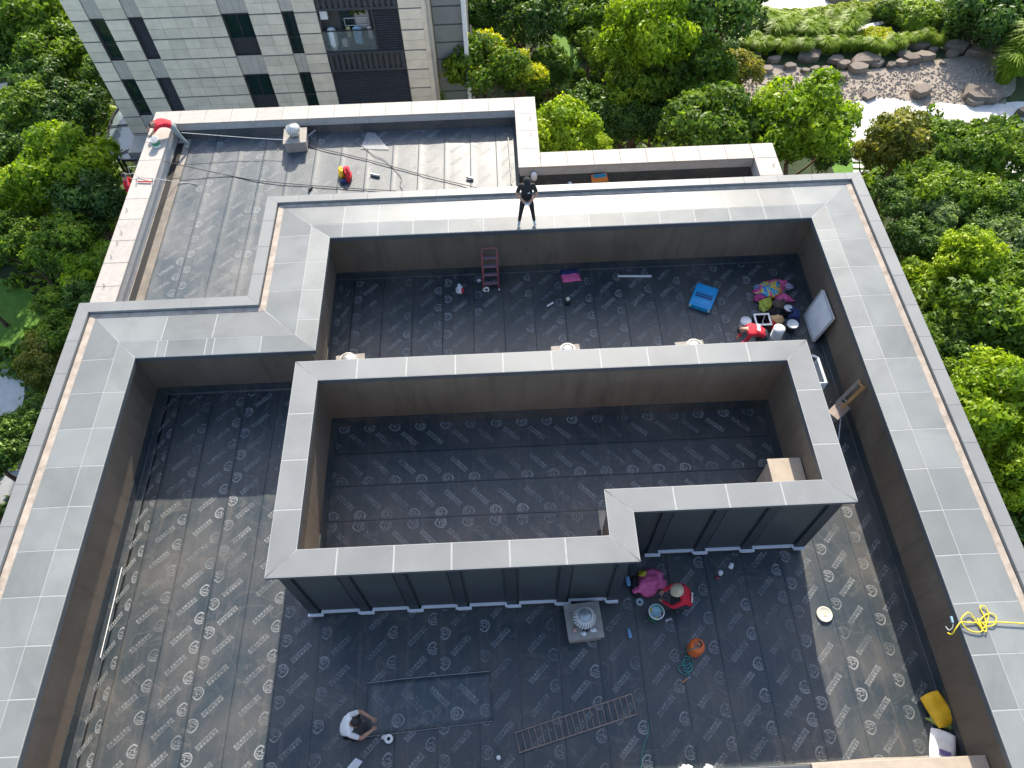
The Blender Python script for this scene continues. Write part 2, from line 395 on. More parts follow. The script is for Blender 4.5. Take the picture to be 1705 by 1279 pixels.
def motif():
    """(s,t) print mesh, origin = text start; text climbs at 45 degrees, shield at its end"""
    vs = []; fs = []; c45 = math.sqrt(.5)
    for a0, b0, a1, b1 in GLY:
        n = len(vs)
        vs += [((a - b) * c45, (a + b) * c45) for a, b in ((a0, b0), (a1, b0), (a1, b1), (a0, b1))]
        fs.append((n, n+1, n+2, n+3))
    cx = cy = .545
    def shield(r, k):                     # dome with a blunt point towards +t
        a = 2 * math.pi * k / 20
        x, y = math.sin(a) * r, math.cos(a) * r
        if y < 0: y *= .92
        else: y = y * 1.0 + max(0, (1 - abs(x) / r)) * .28 * r; x *= 1.0
        return cx + x, cy + y
    for r0, r1 in ((.132, .104),):
        n = len(vs)
        for k in range(20): vs += [shield(r0, k), shield(r1, k)]
        for k in range(20):
            j = (k + 1) % 20; fs.append((n + 2*k, n + 2*j, n + 2*j + 1, n + 2*k + 1))
    bars = [(-.07,-.07,.07,-.055),(-.085,-.042,.085,-.027),(-.09,-.012,-.035,.003),(.02,-.012,.04,.085),(-.06,.03,.01,.05),(.045,.0,.09,.018)]
    for x0, y0, x1, y1 in bars:
        n = len(vs); vs += [(cx+x0,cy+y0),(cx+x1,cy+y0),(cx+x1,cy+y1),(cx+x0,cy+y1)]; fs.append((n,n+1,n+2,n+3))
    return vs, fs
MOT = motif()
SG = [0, .03, .06, .09, .135, .18, .3, .42, .54, .66, .78, .9]
def strip(org, length, width=.9, axis='y', flip=False, z=0.0, phase=0.0, parent=None, skip=None, name='membrane_strip', pitch=.65, skew=0.0, pr=True, mem=None):
    """one roll of membrane: org = (x,y) of its s=0,t=0 corner"""
    def xy(s, t):
        return (org[0] + s + skew * t, org[1] + t) if axis == 'y' else (org[0] + t, org[1] - s)
    nt_ = max(2, int(length / .22)); vs = []; fs = []
    sg = [s * width / .9 if s > .2 else min(s, width * s / .9 if width < .5 else s) for s in SG]
    for i in range(nt_ + 1):
        t = length * i / nt_
        for s in sg:
            x, y = xy(s, t); vs.append((x, y, z + hgt(x, y, s)))
    k = len(sg)
    for i in range(nt_):
        for j in range(k - 1):
            q = (i*k+j, i*k+j+1, (i+1)*k+j+1, (i+1)*k+j); fs.append(q if axis == 'y' else q)
    # thin edge faces down to the slab
    n = len(vs); edge = [i*k for i in range(nt_+1)]
    for e in edge: vs.append((vs[e][0], vs[e][1], z - .008))
    for i in range(nt_): fs.append((edge[i], edge[i+1], n+i+1, n+i))
    o = bpart(MB().add(vs, fs), name, mem or M_MEM, parent, smooth=True)
    if not pr: return o
    pv = []; pf = []; t = phase - .7
    while t < length:
        n0 = len(pv); ok = True; tmp = []
        for a, b in MOT[0]:
            s_, t_ = (.24 + a * 1.0) * width / .9, t + b * 1.0
            if flip: s_, t_ = width + .0 - s_ + .03, t + .66 - b * 1.0
            if not (.02 < s_ < width - .012 and .03 < t_ < length - .03): tmp.append(None); continue
            x, y = xy(s_, t_)
            if skip and skip(x, y): tmp.append(None); continue
            tmp.append((x, y, z + hgt(x, y, s_) + .0045))
        mp_ = {}
        for f in MOT[1]:
            if any(tmp[i] is None for i in f): continue
            for i in f:
                if i not in mp_: mp_[i] = len(pv); pv.append(tmp[i])
            pf.append(tuple(mp_[i] for i in (f if not flip else f)))
        t += pitch
    if pf:
        p = tag(MB().add(pv, pf).build('print', M_PRINT, o), kind='stuff')
    return o
inpent = lambda x, y: (-4.75 < x < 2.35 and 4.8 < y < 9.7) or (2.3 < x < 6.9 and 5.8 < y < 9.7)
flips = [0, 0, 0, 1, 0, 1, 1, 0, 0, 1, 1, 0, 0, 0, 0, 0, 0, 0, 1, 1, 1, 1]
fr = random.Random(2)
k = 0; x = -9.89
while x < 9.0:
    x0 = max(x, -9.5); x1 = min(x + .9, 9.0); wd = x1 - x0
    fl = bool(flips[k % len(flips)]); ph = .31 + .13 * ((k * 5) % 4) - .1
    if x1 <= -5.0: strip((x0, 1.24), 11.0 - 1.24, wd, flip=fl, phase=ph, skip=inpent)
    elif x0 < -5.0:
        strip((x0, 1.24), 10.95 - 1.24, wd, flip=fl, phase=ph, skip=inpent); strip((-4.98, 10.95), 14.9 - 10.95, x1 + 4.98, flip=fl, phase=ph)
    else:
        strip((x0, 1.24), 14.9 - 1.24, wd, flip=fl, phase=ph, skip=inpent)
    x += .9; k += 1

# ------------------------------------------------------------------ penthouse (walled roof box)
def pp(L, F, X, Sy, Rr, B): return [(L, F), (X, F), (X, Sy), (Rr, Sy), (Rr, B), (L, B)]
PO = pp(-4.92, 4.71, 2.49, 5.75, 7.11, 9.87); PI_ = pp(-4.35, 5.27, 1.94, 6.28, 6.53, 9.32); ZH = 2.96
PW = pp(-4.715, 4.82, 2.30, 5.87, 6.86, 9.67); PWI = pp(-4.48, 5.14, 2.07, 6.15, 6.66, 9.45); PZ = .68
w = MB(); w.band(z3(PW, -.05), z3(PW, ZH - .09)); w.band(z3(PWI, PZ - .1), z3(PWI, ZH - .09), flip=True)
pent = bpart(w, 'penthouse_wall', [M_PANEL])
# brown inner lining is its own skin
w = MB(); e = pp(-4.475, 5.145, 2.065, 6.155, 6.655, 9.445); w.band(z3(e, PZ - .05), z3(e, ZH - .09), flip=True)
w.build('inner_wall', M_BROWN, pent)
w = MB(); w.prism([p for p in PWI], PZ - .2, PZ - .012); w.build('penthouse_slab', M_CONC, pent)
# coping bed and panels
w = MB(); w.band(z3(PO, ZH - .003), z3(PI_, ZH - .003)); w.band(z3(PO, ZH - .085), z3(PO, ZH - .003)); w.band(z3(PI_, ZH - .003), z3(PI_, ZH - .12)); w.band(z3(PI_, ZH - .12), z3(PO, ZH - .085), flip=False)
w.build('coping_joint_seal', M_SEAL, pent)
SP = [[-3.53, -2.39, -1.24, -.08, 1.04], [], [3.37, 4.48, 5.63], [8.49, 7.11], [-3.46, -2.31, -1.17, -.06, 1.08, 2.22, 3.33, 4.49, 5.67], [8.45, 7.29, 6.14]]
side_panels(PO, PI_, ZH, ZH, SP, 'coping_panel', M_COPP, pent, thick=.03, gap=.034, end_gap=.001)
w = MB()
q = pp(-4.923, 4.707, 2.493, 5.747, 7.113, 9.873); w.band(z3(q, ZH - .10), z3(q, ZH - .016)); q2 = pp(-4.70, 4.84, 2.28, 5.88, 6.84, 9.65); w.band(z3(q2, ZH - .10), z3(q, ZH - .10))
w.build('coping_fascia', M_FASC, pent)
q = pp(-4.347, 5.273, 1.937, 6.283, 6.527, 9.317); w = MB(); w.band(z3(q, ZH - .016), z3(q, ZH - .15)); w.band(z3(q, ZH - .15), z3(e, ZH - .15))
w.build('inner_fascia', M_FASC, pent)
# front panels and pilasters, with the white sealing trim that follows them
def front(y, xs, xl, xr, pilw=.22):
    for i, xc in enumerate(xs):
        x0, x1 = xc - pilw/2, xc + pilw/2
        if i == 0 and xl: x0, x1 = xl, xl + pilw
        if i == len(xs)-1 and xr: x0, x1 = xr - pilw, xr
        MB().cube(x0, x1, y - .07, y + .03, .22, ZH - .105).build('pilaster', M_PIL, pent, bevel=.008)
        if i + 1 < len(xs):
            a = x1 + .05; nxt = xs[i+1] - pilw/2 - .05
            if i + 1 == len(xs) - 1 and xr: nxt = xr - pilw - .05
            MB().cube(a, nxt, y - .022, y + .02, .34, ZH - .26).build('wall_panel', M_PANEL, pent, bevel=.01)
    # trim path
    pts = []
    X0 = xs[0] - pilw/2 if not xl else xl; X1 = xs[-1] + pilw/2 if not xr else xr
    for i, xc in enumerate(xs):
        a, b = xc - pilw/2 - .05, xc + pilw/2 + .05
        if i == 0 and xl: a, b = xl - .03, xl + pilw + .05
        if i == len(xs)-1 and xr: a, b = xr - pilw - .05, xr + .03
        pts += [(a, 0), (a, 1), (b, 1), (b, 0)]
    if pts[0][1] == 0: pts = pts[1:]
    if pts[-1][1] == 0: pts = pts[:-1]
    yo = [(px_, y - .085 if f else y - .012) for px_, f in pts]
    w = MB()
    for (xa, ya), (xb, yb) in zip(yo, yo[1:]):
        if xa == xb: w.cube(xa - .0, xa + .045 if True else xa, min(ya, yb) - .05, max(ya, yb), .185, .262)
        else: w.cube(xa, xb + .0, ya - .05, ya + .004, .18, .26)
    w.build('sealing_trim', M_WHITE, pent)
    # membrane skirt below the trim
    MB().cube(X0 - .02, X1 + .02, y - .055, y + .02, 0, .185).build('membrane_skirt', M_MEM, pent)
front(4.82, [-4.6, -3.44, -2.32, -1.22, -.09, 1.04, 2.19], -4.715, 2.30)
front(5.87, [3.25, 4.37, 5.485, 6.75], None, 6.86)
MB().cube(2.31, 2.33, 4.83, 5.80, .22, ZH - .105).build('wall_panel', M_PANEL, pent)
# side and back pilasters (mostly out of sight)
for yv in (5.9, 7.05, 8.2, 9.5):
    for xx in (-4.755, 6.86): MB().cube(xx, xx + .04, yv - .1, yv + .1, .22, ZH - .105).build('pilaster', M_PIL, pent)
# inner membrane upturn and strips running along the box
w = MB(); e1 = pp(-4.47, 5.15, 2.06, 6.16, 6.65, 9.44); e2 = pp(-4.45, 5.17, 2.04, 6.18, 6.63, 9.42); e3 = pp(-4.39, 5.23, 1.98, 6.24, 6.57, 9.36)
w.band(z3(e2, PZ + .30), z3(e1, PZ + .30)); w.band(z3(e2, PZ + .30), z3(e3, PZ + .012), flip=True)
w.build('membrane_upturn', M_MEM, pent)
outp = lambda x, y: (x > 2.0 and y < 6.2)
for i, (y1, fl, ph) in enumerate(((9.42, 1, .2), (8.57, 0, .45), (7.68, 0, .3), (6.77, 1, .1), (5.87, 1, .3))):
    wid = {0: .86, 4: .7}.get(i, .905)
    lenx = 11.05 if y1 > 6.9 else 6.5
    strip((-4.45, y1), lenx, wid, axis='x', flip=bool(fl), z=PZ, phase=ph, skip=outp)
# concrete upstand in the box corner
c0 = P(1277, 764, 1.95)
w = MB(); w.cube(c0.x + .04, 6.62, 6.16, c0.y - .04, PZ - .02, 1.90); w.cube(c0.x, 6.63, 6.155, c0.y, 1.90, 1.95)
w.build('concrete_upstand', M_BEIGE, pent, bevel=.012)

# ------------------------------------------------------------------ lower roofs behind, granite parapets
LPO = [(-12.0, 12.7), (-12.0, 22.59), (1.42, 22.59), (1.42, 19.62), (9.23, 19.62), (9.23, 16.42)]
LPI = [(-11.32, 12.7), (-11.32, 21.95), (.75, 21.95), (.75, 18.98), (8.55, 18.98), (8.55, 16.42)]
bpart(MB().prism([(-12.0, 12.3), (-12.0, 22.59), (1.42, 22.59), (1.42, 19.62), (9.23, 19.62), (9.23, 16.2), (-6.5, 16.2), (-6.5, 12.3)][::-1], GZ - .3, -.9), 'rear_wall', M_BODY)
w = MB(); w.band(z3(LPO, -.9), z3(LPO, .54), closed=False, flip=True); w.band(z3(LPO, .54), z3(LPI, .54), closed=False, flip=True); w.band(z3(LPI, -.9), z3(LPI, .54), closed=False)
bpart(w, 'granite_parapet', M_GRANW)
bpart(MB().prism([(-11.32, 12.6), (-6.7, 12.6), (-6.7, 16.38), (.75, 16.38), (.75, 21.95), (-11.32, 21.95)], -.9, -.012), 'lower_roof_slab', M_CONC)
bpart(MB().cube(.75, 8.56, 16.38, 18.98, -.92, -.55), 'drain_roof_slab', M_CONC)
def gslab(poly, name='granite_slab'):
    bpart(MB().slab([Vector((p[0], p[1], .60)) for p in poly], .055, ch=.006), name, M_GRAN)
g = .0035
def run(axis, a, b, c0, c1, pitch=.9):
    n = max(1, round((b - a) / pitch)); st = (b - a) / n
    for i in range(n):
        s0, s1 = a + i * st + g, a + (i + 1) * st - g
        if axis == 'y': gslab([(c0, s0), (c1, s0), (c1, s1), (c0, s1)])
        else: gslab([(s0, c0), (s1, c0), (s1, c1), (s0, c1)])
run('y', 12.7, 21.90, -12.03, -11.28); run('x', -12.03, .70, 21.91, 22.62); run('y', 18.94, 22.62, .71, 1.45); run('x', 1.46, 8.50, 18.94, 19.65)
gslab([(8.51, 18.94), (9.26, 18.94), (9.26, 19.65), (8.51, 19.65)]); run('y', 16.42, 18.93, 8.51, 9.26)
# granite inner facing pieces under the slabs
run_face = [(-11.315, -11.29, 12.7, 21.9, .30, .54), (-11.28, .74, 21.92, 21.945, .30, .54), (.755, 8.5, 18.95, 18.975, .24, .54), (.725, .748, 19.0, 21.9, .30, .54), (8.525, 8.548, 16.45, 18.94, .10, .54)]
for x0, x1, y0, y1, z0, z1 in run_face: bpart(MB().cube(x0, x1, y0, y1, z0, z1), 'granite_facing', M_GRANW)
# black strip painting the shade by the upturn, stained mortar ledge along the outer side
bpart(MB().cube(-11.285, -11.06, 12.7, 21.6, -.008, .012), 'shade_strip', pm('shade_black',(.012,.012,.013),.8,.2,5))
bpart(MB().cube(-11.06, -10.80, 12.7, 20.4, -.008, .05), 'mortar_ledge', pm('stained_mortar', (.20, .175, .145), .85, .35, 3, bump=.4, stain=.6), bevel=.015)
# upturns
w = MB(); w.slab([(-11.28, 21.84, .012), (.72, 21.84, .012), (.72, 21.915, .30), (-11.28, 21.915, .30)], .02)
w.slab([(.62, 16.4, .012), (.72, 16.4, .24), (.72, 21.84, .24), (.62, 21.84, .012)][::-1], .02)
w.slab([(.76, 18.85, -.53), (8.5, 18.85, -.53), (8.5, 18.945, .22), (.76, 18.945, .22)], .02)
w.slab([(8.4, 16.42, -.53), (8.5, 16.42, .1), (8.5, 18.9, .1), (8.4, 18.9, -.53)][::-1], .02)
w.cube(.72, .75, 16.4, 18.96, -.9, .03)
bpart(w, 'membrane_upturn', M_MEM)
x = -10.82; k = 0
while x < .62:
    wd = min(.9, .62 - x)
    y0 = 12.66 if x + wd <= -6.74 else 16.4
    if x < -6.74 < x + wd:
        strip((x, 12.66), 16.38 - 12.66, -6.76 - x, flip=k % 2, phase=.2, mem=M_MEM2); strip((x, 16.38), 21.84 - 16.38, wd, flip=k % 2, phase=.2, mem=M_MEM2)
    else: strip((x, y0), 21.84 - y0, wd, flip=k % 2, phase=.2 + .1 * (k % 3), mem=M_MEM2)
    x += .9; k += 1
for i in range(2): strip((.78 , 18.85 - i * .9), 7.6, .9, axis='x', z=-.55, flip=i, phase=.3)
strip((.78, 17.05), 7.6, .62, axis='x', z=-.55)
# ================================================================== GARDEN GROUND
def ground_mat():
    m,t,b,out=nt('garden_soil'); co=t.nodes.new('ShaderNodeTexCoord').outputs['Object']
    a=noise_n(t,co,.35,6,.6,.3); f=noise_n(t,co,6,5,.7)
    c=ramp(t,a,[(.35,(.018,.03,.010)),(.5,(.03,.055,.012)),(.68,(.05,.085,.02))]); c=mixc(t,ramp(t,f,[(.4,0.0),(.7,.6)]),c,(.02,.022,.012))
    t.links.new(c,b.inputs['Base Color']); b.inputs['Roughness'].default_value=.95
    bp=t.nodes.new('ShaderNodeBump'); bp.inputs['Strength'].default_value=.6; bp.inputs['Distance'].default_value=.1; t.links.new(f,bp.inputs['Height']); t.links.new(bp.outputs[0],b.inputs['Normal'])
    return m
M_LAWN=pm('lawn_grass',(.10,.22,.02),.9,.3,2,bump=.8,bscale=30)
M_PAVE=pm('pale_paving',(.62,.60,.56),.8,.12,3,stain=.25,bump=.1)
M_GREYP=pm('grey_paving',(.30,.31,.32),.8,.12,3,stain=.3)
M_GRAV=pm('gravel',(.30,.25,.20),.9,.35,7,bump=1.0,bscale=16,tint=(.40,.34,.275))
M_ROCK=pm('boulder_stone',(.19,.155,.125),.85,.35,1.6,bump=.5,bscale=8,rnd=.22,stain=.3)
M_PEB=pm('pebble_stone',(.37,.315,.26),.8,.3,4,rnd=.2)
M_BARK=pm('tree_bark',(.12,.075,.05),.9,.3,6,bump=.6)
M_GCOV=pm('yellow_ground_cover',(.36,.36,.04),.9,.3,4,bump=.8,bscale=20)
gb=MB(); gb.add([(-300,-300,GZ),(300,-300,GZ),(300,300,GZ),(-300,300,GZ)],[(0,1,2,3)])
tag(gb.build('ground',ground_mat()),'dark planted garden ground around the building','ground',kind='structure')
def gpoly(pts, name, mat, label, cat, dz=.004, kind='structure', thick=.0):
    vs=[P(x,y,GZ) for x,y in pts]
    a=sum(vs[i].x*vs[(i+1)%len(vs)].y-vs[(i+1)%len(vs)].x*vs[i].y for i in range(len(vs)))
    if a<0: vs=vs[::-1]
    b=MB().slab([v+Vector((0,0,dz)) for v in vs], dz+.05)
    return tag(b.build(name,mat),label,cat,kind=kind)
def curve(pts, n=6):
    """closed smooth outline through px points"""
    out=[]; N=len(pts)
    for i in range(N):
        p0,p1,p2,p3=[pts[(i+k-1)%N] for k in range(4)]
        for j in range(n):
            t=j/n
            out.append(tuple(.5*((2*p1[a])+(-p0[a]+p2[a])*t+(2*p0[a]-5*p1[a]+4*p2[a]-p3[a])*t*t+(-p0[a]+3*p1[a]-3*p2[a]+p3[a])*t**3) for a in (0,1)))
    return out
def inside(x,y,poly):
    c=False
    for i in range(len(poly)):
        (x1,y1),(x2,y2)=poly[i-1],poly[i]
        if (y1>y)!=(y2>y) and x<(x2-x1)*(y-y1)/(y2-y1)+x1: c=not c
    return c
LAWNS=[[(-60,460),(20,470),(62,500),(70,545),(40,580),(-60,590)],[(915,45),(945,60),(968,95),(958,120),(952,150),(944,172),(930,160),(938,120)],[(-60,60),(30,90),(60,118),(20,128),(-60,132)],[(1395,235),(1450,240),(1452,290),(1390,290)]]
for p,l in zip(LAWNS,('bright mown lawn beside the pale round patio','sliver of bright lawn between dark conifers','lawn strip above the pale garden path','lawn under the pale stepping slabs')):
    gpoly(curve(p,4),'lawn',M_LAWN,l,'lawn',.004)
GRAVEL=[(1228,112),(1290,108),(1400,118),(1480,112),(1560,100),(1668,92),(1690,150),(1640,172),(1540,190),(1400,176),(1300,185),(1232,178)]
gpoly(curve(GRAVEL,4),'gravel_bed',M_GRAV,'dry stream bed of small grey-brown stones','gravel',.006,kind='stuff')
PATHS=[([(1400,182),(1428,168),(1470,163),(1520,170),(1555,186),(1545,205),(1480,215),(1452,232),(1430,252),(1408,235)],'pale round terrace beside the dry stream bed'),
 ([(1555,172),(1620,176),(1712,170),(1715,200),(1640,205),(1560,198)],'pale garden path running off the round terrace'),
 ([(1258,-20),(1262,26),(1300,30),(1360,24),(1412,10),(1440,-20)],'pale plaza beyond the clipped yellow hedge'),
 ([(1372,52),(1420,46),(1465,36),(1470,40),(1425,52),(1376,57)],'thin pale garden path beside the yellow ground cover'),
 ([(1528,26),(1550,6),(1580,-12),(1592,-6),(1566,12),(1548,30)],'grey path curving between the round shrubs'),
 ([(-60,590),(10,592),(36,625),(40,665),(20,690),(-60,700)],'pale round patio beside the mown lawn'),
 ([(-40,146),(20,136),(44,122),(46,130),(20,148),(-40,158)],'narrow pale path across the lawn strip'),
 ([(-40,800),(18,775),(50,770),(46,800),(-10,850),(-40,870)],'grey paving at the foot of the dark trees'),
 ([(1665,262),(1712,255),(1715,310),(1690,300),(1672,285)],'pale paved corner among the trees')]
for i,(p,l) in enumerate(PATHS): gpoly(curve(p,4),'path',M_GREYP if 'grey' in l else M_PAVE,l,'path',.010+.002*i)
gpoly([(1590,345),(1612,350),(1628,395),(1600,380)],'path',M_GREYP,'grey path bit between the broad trees','path',.03)
for i in range(5):
    y=243+i*10; tag(MB().slab([P(x_,y_,GZ+.06) for x_,y_ in ((1418+i,y+6),(1447+i*1.4,y+7),(1444+i*1.2,y+1),(1416+i,y))],.08).build('stepping_slab',M_PAVE,bevel=.01),'pale stepping slab laid across the lawn by the round terrace','slab','stepping slabs by the terrace')
# ------------------------------------------------------------------ boulders and stones
rr=random.Random(11)
def boulder(px,py,w,h,label,seed):
    p=P(px,py,GZ); m=dist(p)/FPX; a=w*m/2; rnd=random.Random(seed)
    b=MB(); n=rnd.choice((6,7,8)); ang=[2*math.pi*(k+rnd.uniform(-.3,.3))/n for k in range(n)]; hh=max(.2,h*m*.6)
    lo=[(math.cos(t)*a*rnd.uniform(.8,1.2),math.sin(t)*a*.62*rnd.uniform(.75,1.25)) for t in ang]
    up_=[(x_*rnd.uniform(.82,1.0),y_*rnd.uniform(.8,1.0)) for x_,y_ in lo]
    tl=rnd.uniform(-.12,.12); tl2=rnd.uniform(-.1,.15)
    V=[(x_,y_,-.15) for x_,y_ in lo]+[(x_*1.03,y_*1.03,hh*.55) for x_,y_ in lo]+[(x_,y_,hh*(1+tl*x_/a+tl2*y_/a)) for x_,y_ in up_]
    F=[tuple(range(2*n,3*n))]
    for k in range(n):
        j=(k+1)%n; F+=[(k,j,n+j,n+k),(n+k,n+j,2*n+j,2*n+k)]
    b.add(V,F); o=b.build('boulder',M_ROCK,loc=p,rz=rnd.uniform(-.4,.4),bevel=.015)
    tag(o,label,'boulder','boulders along the dry stream bed'); return o
BL='flat-topped grey-brown boulder edging the planted bank of the dry stream'
for i,(x_,y_,w_,h_) in enumerate([(1236,98,26,14),(1258,96,24,12),(1277,118,28,17),(1292,104,20,12),(1312,112,34,16),(1335,116,26,14),(1345,98,46,16),(1356,120,30,14),(1378,122,24,15),(1392,100,30,13),(1397,133,20,18),(1405,112,22,12),(1420,116,26,14),(1440,106,44,16),(1462,104,40,14),(1478,112,24,12),(1494,113,20,12),(1498,94,30,16),(1516,108,24,16),(1528,80,34,14),(1530,92,24,16),(1540,100,26,14),(1557,84,26,16),(1568,108,14,10),(1580,96,26,18),(1594,84,30,20),(1630,88,46,26)]):
    kk=rr.uniform(.55,1.1); boulder(x_+rr.uniform(-6,6),y_+rr.uniform(-4,4),w_*kk,h_*kk,BL,i)
for i,(x_,y_,w_,h_,l) in enumerate([(1446,162,26,7,'long low slab boulder on the terrace rim'),(1531,158,34,18,'squat dark boulder alone on the gravel above the terrace'),(1636,164,62,18,'long stratified boulder at the edge of the pale path'),(1620,172,26,12,'small brown boulder in front of the long stratified one'),(1700,192,18,16,'brown boulder beside the pale path end'),(1295,160,36,12,'low boulder half hidden by the bright round tree'),(1400,2,40,14,'reddish boulder on the edge of the plaza')]):
    boulder(x_,y_,w_,h_,l,100+i)
b=MB()
for i in range(2600):                                   # loose stones of the bed, past counting
    x_,y_=rr.uniform(1235,1675),rr.uniform(108,185)
    if inside(x_,y_,PATHS[0][0]) or inside(x_,y_,PATHS[1][0]) or y_>186: continue
    if y_<122-(x_>1480)*14: continue
    p=P(x_,y_,GZ); s=rr.uniform(.06,.17); a=rr.uniform(0,3.1); c,d=math.cos(a)*s,math.sin(a)*s
    b.add([(p.x+c,p.y+d,GZ),(p.x-d*.6,p.y+c*.6,GZ),(p.x-c,p.y-d,GZ),(p.x+d*.6,p.y-c*.6,GZ),(p.x,p.y,GZ+s*.7)],[(0,1,4),(1,2,4),(2,3,4),(3,0,4)])
tag(b.build('loose_stones',M_PEB),'loose grey-brown stones covering the dry stream bed','stones',kind='stuff')

# ------------------------------------------------------------------ foliage
LM={'broad':leafmat('leaf_broad',(0.029,0.055,0.010),(0.120,0.216,0.024),(0.396,0.528,0.036),.4),
 'bright':leafmat('leaf_bright',(0.054,0.097,0.009),(0.205,0.335,0.017),(0.540,0.626,0.032),.45),
 'dark':leafmat('leaf_dark',(0.018,0.042,0.010),(0.065,0.137,0.026),(0.221,0.351,0.046),.33),
 'tip':leafmat('leaf_yellow_tip',(.03,.06,.008),(.11,.21,.018),(.70,.66,.015),.42),
 'olive':leafmat('leaf_olive',(0.036,0.048,0.010),(0.156,0.192,0.030),(0.480,0.408,0.072),.4),
 'pale':leafmat('leaf_pale',(0.034,0.063,0.023),(0.138,0.218,0.069),(0.414,0.517,0.207),.4),
 'grass':leafmat('leaf_grass',(.07,.11,.012),(.24,.36,.03),(.46,.55,.06),.4),
 'hedge':leafmat('leaf_hedge',(.07,.11,.01),(.26,.35,.02),(.50,.52,.04),.35)}
def leaves(rng, C, N, size, tone, elong=1.8):
    """quads at C with normals N"""
    n=len(C); t=rng.normal(size=(n,3)); N=N+rng.normal(size=(n,3))*.55; N/=np.linalg.norm(N,axis=1)[:,None]+1e-9
    u=np.cross(N,t); u/=np.linalg.norm(u,axis=1)[:,None]+1e-9; v=np.cross(N,u)
    s=(size*rng.uniform(.7,1.3,n))[:,None]; a=u*s*elong*.5; b_=v*s*.5
    V=np.stack([C-a,C+b_*.9-a*.1,C+a,C-b_*.9-a*.1],1).reshape(-1,3)
    return V,np.arange(n*4).reshape(-1,4)
def crown(kind, seed, n_leaf=8500, Rm=3.0, flat=.8, lobes=34, leaf=.19):
    rng=np.random.default_rng(seed); Cs=[];Ns=[];Ts=[]
    d=rng.normal(size=(lobes*2,3)); d/=np.linalg.norm(d,axis=1)[:,None]; d=d[d[:,2]>-.35][:lobes]
    rad=rng.uniform(.45,.86,len(d))[:,None]; lc=d*rad*Rm; lc[:,2]*=flat; lr=rng.uniform(.20,.38,len(d))*Rm
    w=lr**2/np.sum(lr**2); tip=rng.random(len(d))
    for i in range(len(d)):
        k=int(n_leaf*w[i]); q=rng.normal(size=(k,3)); q[:,2]+=.35; q+=d[i]*.5; q/=np.linalg.norm(q,axis=1)[:,None]
        r=lr[i]*np.clip(rng.normal(.92,.14,k),.3,1.2); c=lc[i]+q*r[:,None]*np.array([1,1,.85])
        # twig-scale clustering
        c+=np.array([[noise.noise(Vector(p)*2.2)*.30,noise.noise(Vector(p)*2.2+Vector((9,0,0)))*.30,noise.noise(Vector(p)*2.2+Vector((0,9,0)))*.25] for p in c])
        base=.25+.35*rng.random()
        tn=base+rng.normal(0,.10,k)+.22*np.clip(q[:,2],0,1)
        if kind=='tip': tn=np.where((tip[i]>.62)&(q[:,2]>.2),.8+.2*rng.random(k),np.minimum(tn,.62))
        Cs.append(c);Ns.append(q);Ts.append(tn)
    C=np.concatenate(Cs);N=np.concatenate(Ns);T=np.clip(np.concatenate(Ts),0,1)
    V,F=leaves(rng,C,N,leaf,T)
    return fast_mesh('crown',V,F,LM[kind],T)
def trunk_mesh(seed, H=4.5, R0=.16):
    r=random.Random(seed); b=MB(); pts=[Vector((0,0,-H-.2))]
    for i in range(1,6): pts.append(Vector((r.uniform(-.15,.15)*i*.5,r.uniform(-.15,.15)*i*.5,-H+H*i/5*.98)))
    b.tube(pts,[R0*1.3,R0,R0*.85,R0*.75,R0*.6,R0*.45],8)
    for i in range(7):
        a=r.uniform(0,6.28); s=pts[r.choice((2,3,4))]; e=s+Vector((math.cos(a)*1.7,math.sin(a)*1.7,r.uniform(.9,2.0)))
        b.tube([s,(s+e)/2+Vector((0,0,-.15)),e],[R0*.5,R0*.35,R0*.12],6)
    return b.mesh('trunk',M_BARK,True)
CM={}
for i,(kd,n) in enumerate((('broad',3),('bright',2),('dark',2),('tip',1),('olive',2),('pale',2))):
    CM[kd]=[crown(kd,40+i*10+j,9500 if kd!='dark' else 8000) for j in range(n)]
TM=[trunk_mesh(s) for s in (1,2,3)]
tcount=[0]
def trunk_of(b,root):
    o=b.build('trunk',M_BARK,root,smooth=True); o.matrix_parent_inverse=(Matrix.Translation(root.location)@Matrix.Rotation(root.rotation_euler.z,4,'Z')).inverted()
def tree(px,py,rpx,kind,label,group=None,hc=4.6,asp=1.0,cat='tree'):
    k=tcount[0]; tcount[0]+=1; rnd=random.Random(900+k)
    c=P(px,py,GZ+hc); r=rpx*dist(c)/FPX; s=r/2.92
    root=tag(empty('tree',(c.x,c.y,GZ),rnd.uniform(0,6.28)),label,cat,group)
    o=bpy.data.objects.new('crown',CM[kind][k%len(CM[kind])]); COL.objects.link(o); o.parent=root; o.location=(0,0,hc); o.scale=(s,s,s*asp)
    t=bpy.data.objects.new('trunk',TM[k%3]); COL.objects.link(t); t.parent=root; t.location=(0,0,hc); t.scale=(min(s,1.2),min(s,1.2),hc/4.5)
    return root
GL='leafy trees packed along the long granite parapet side'; GRt='leafy trees along the gutter side of the metal coping'; GB='trees between the rear building and the dry stream'
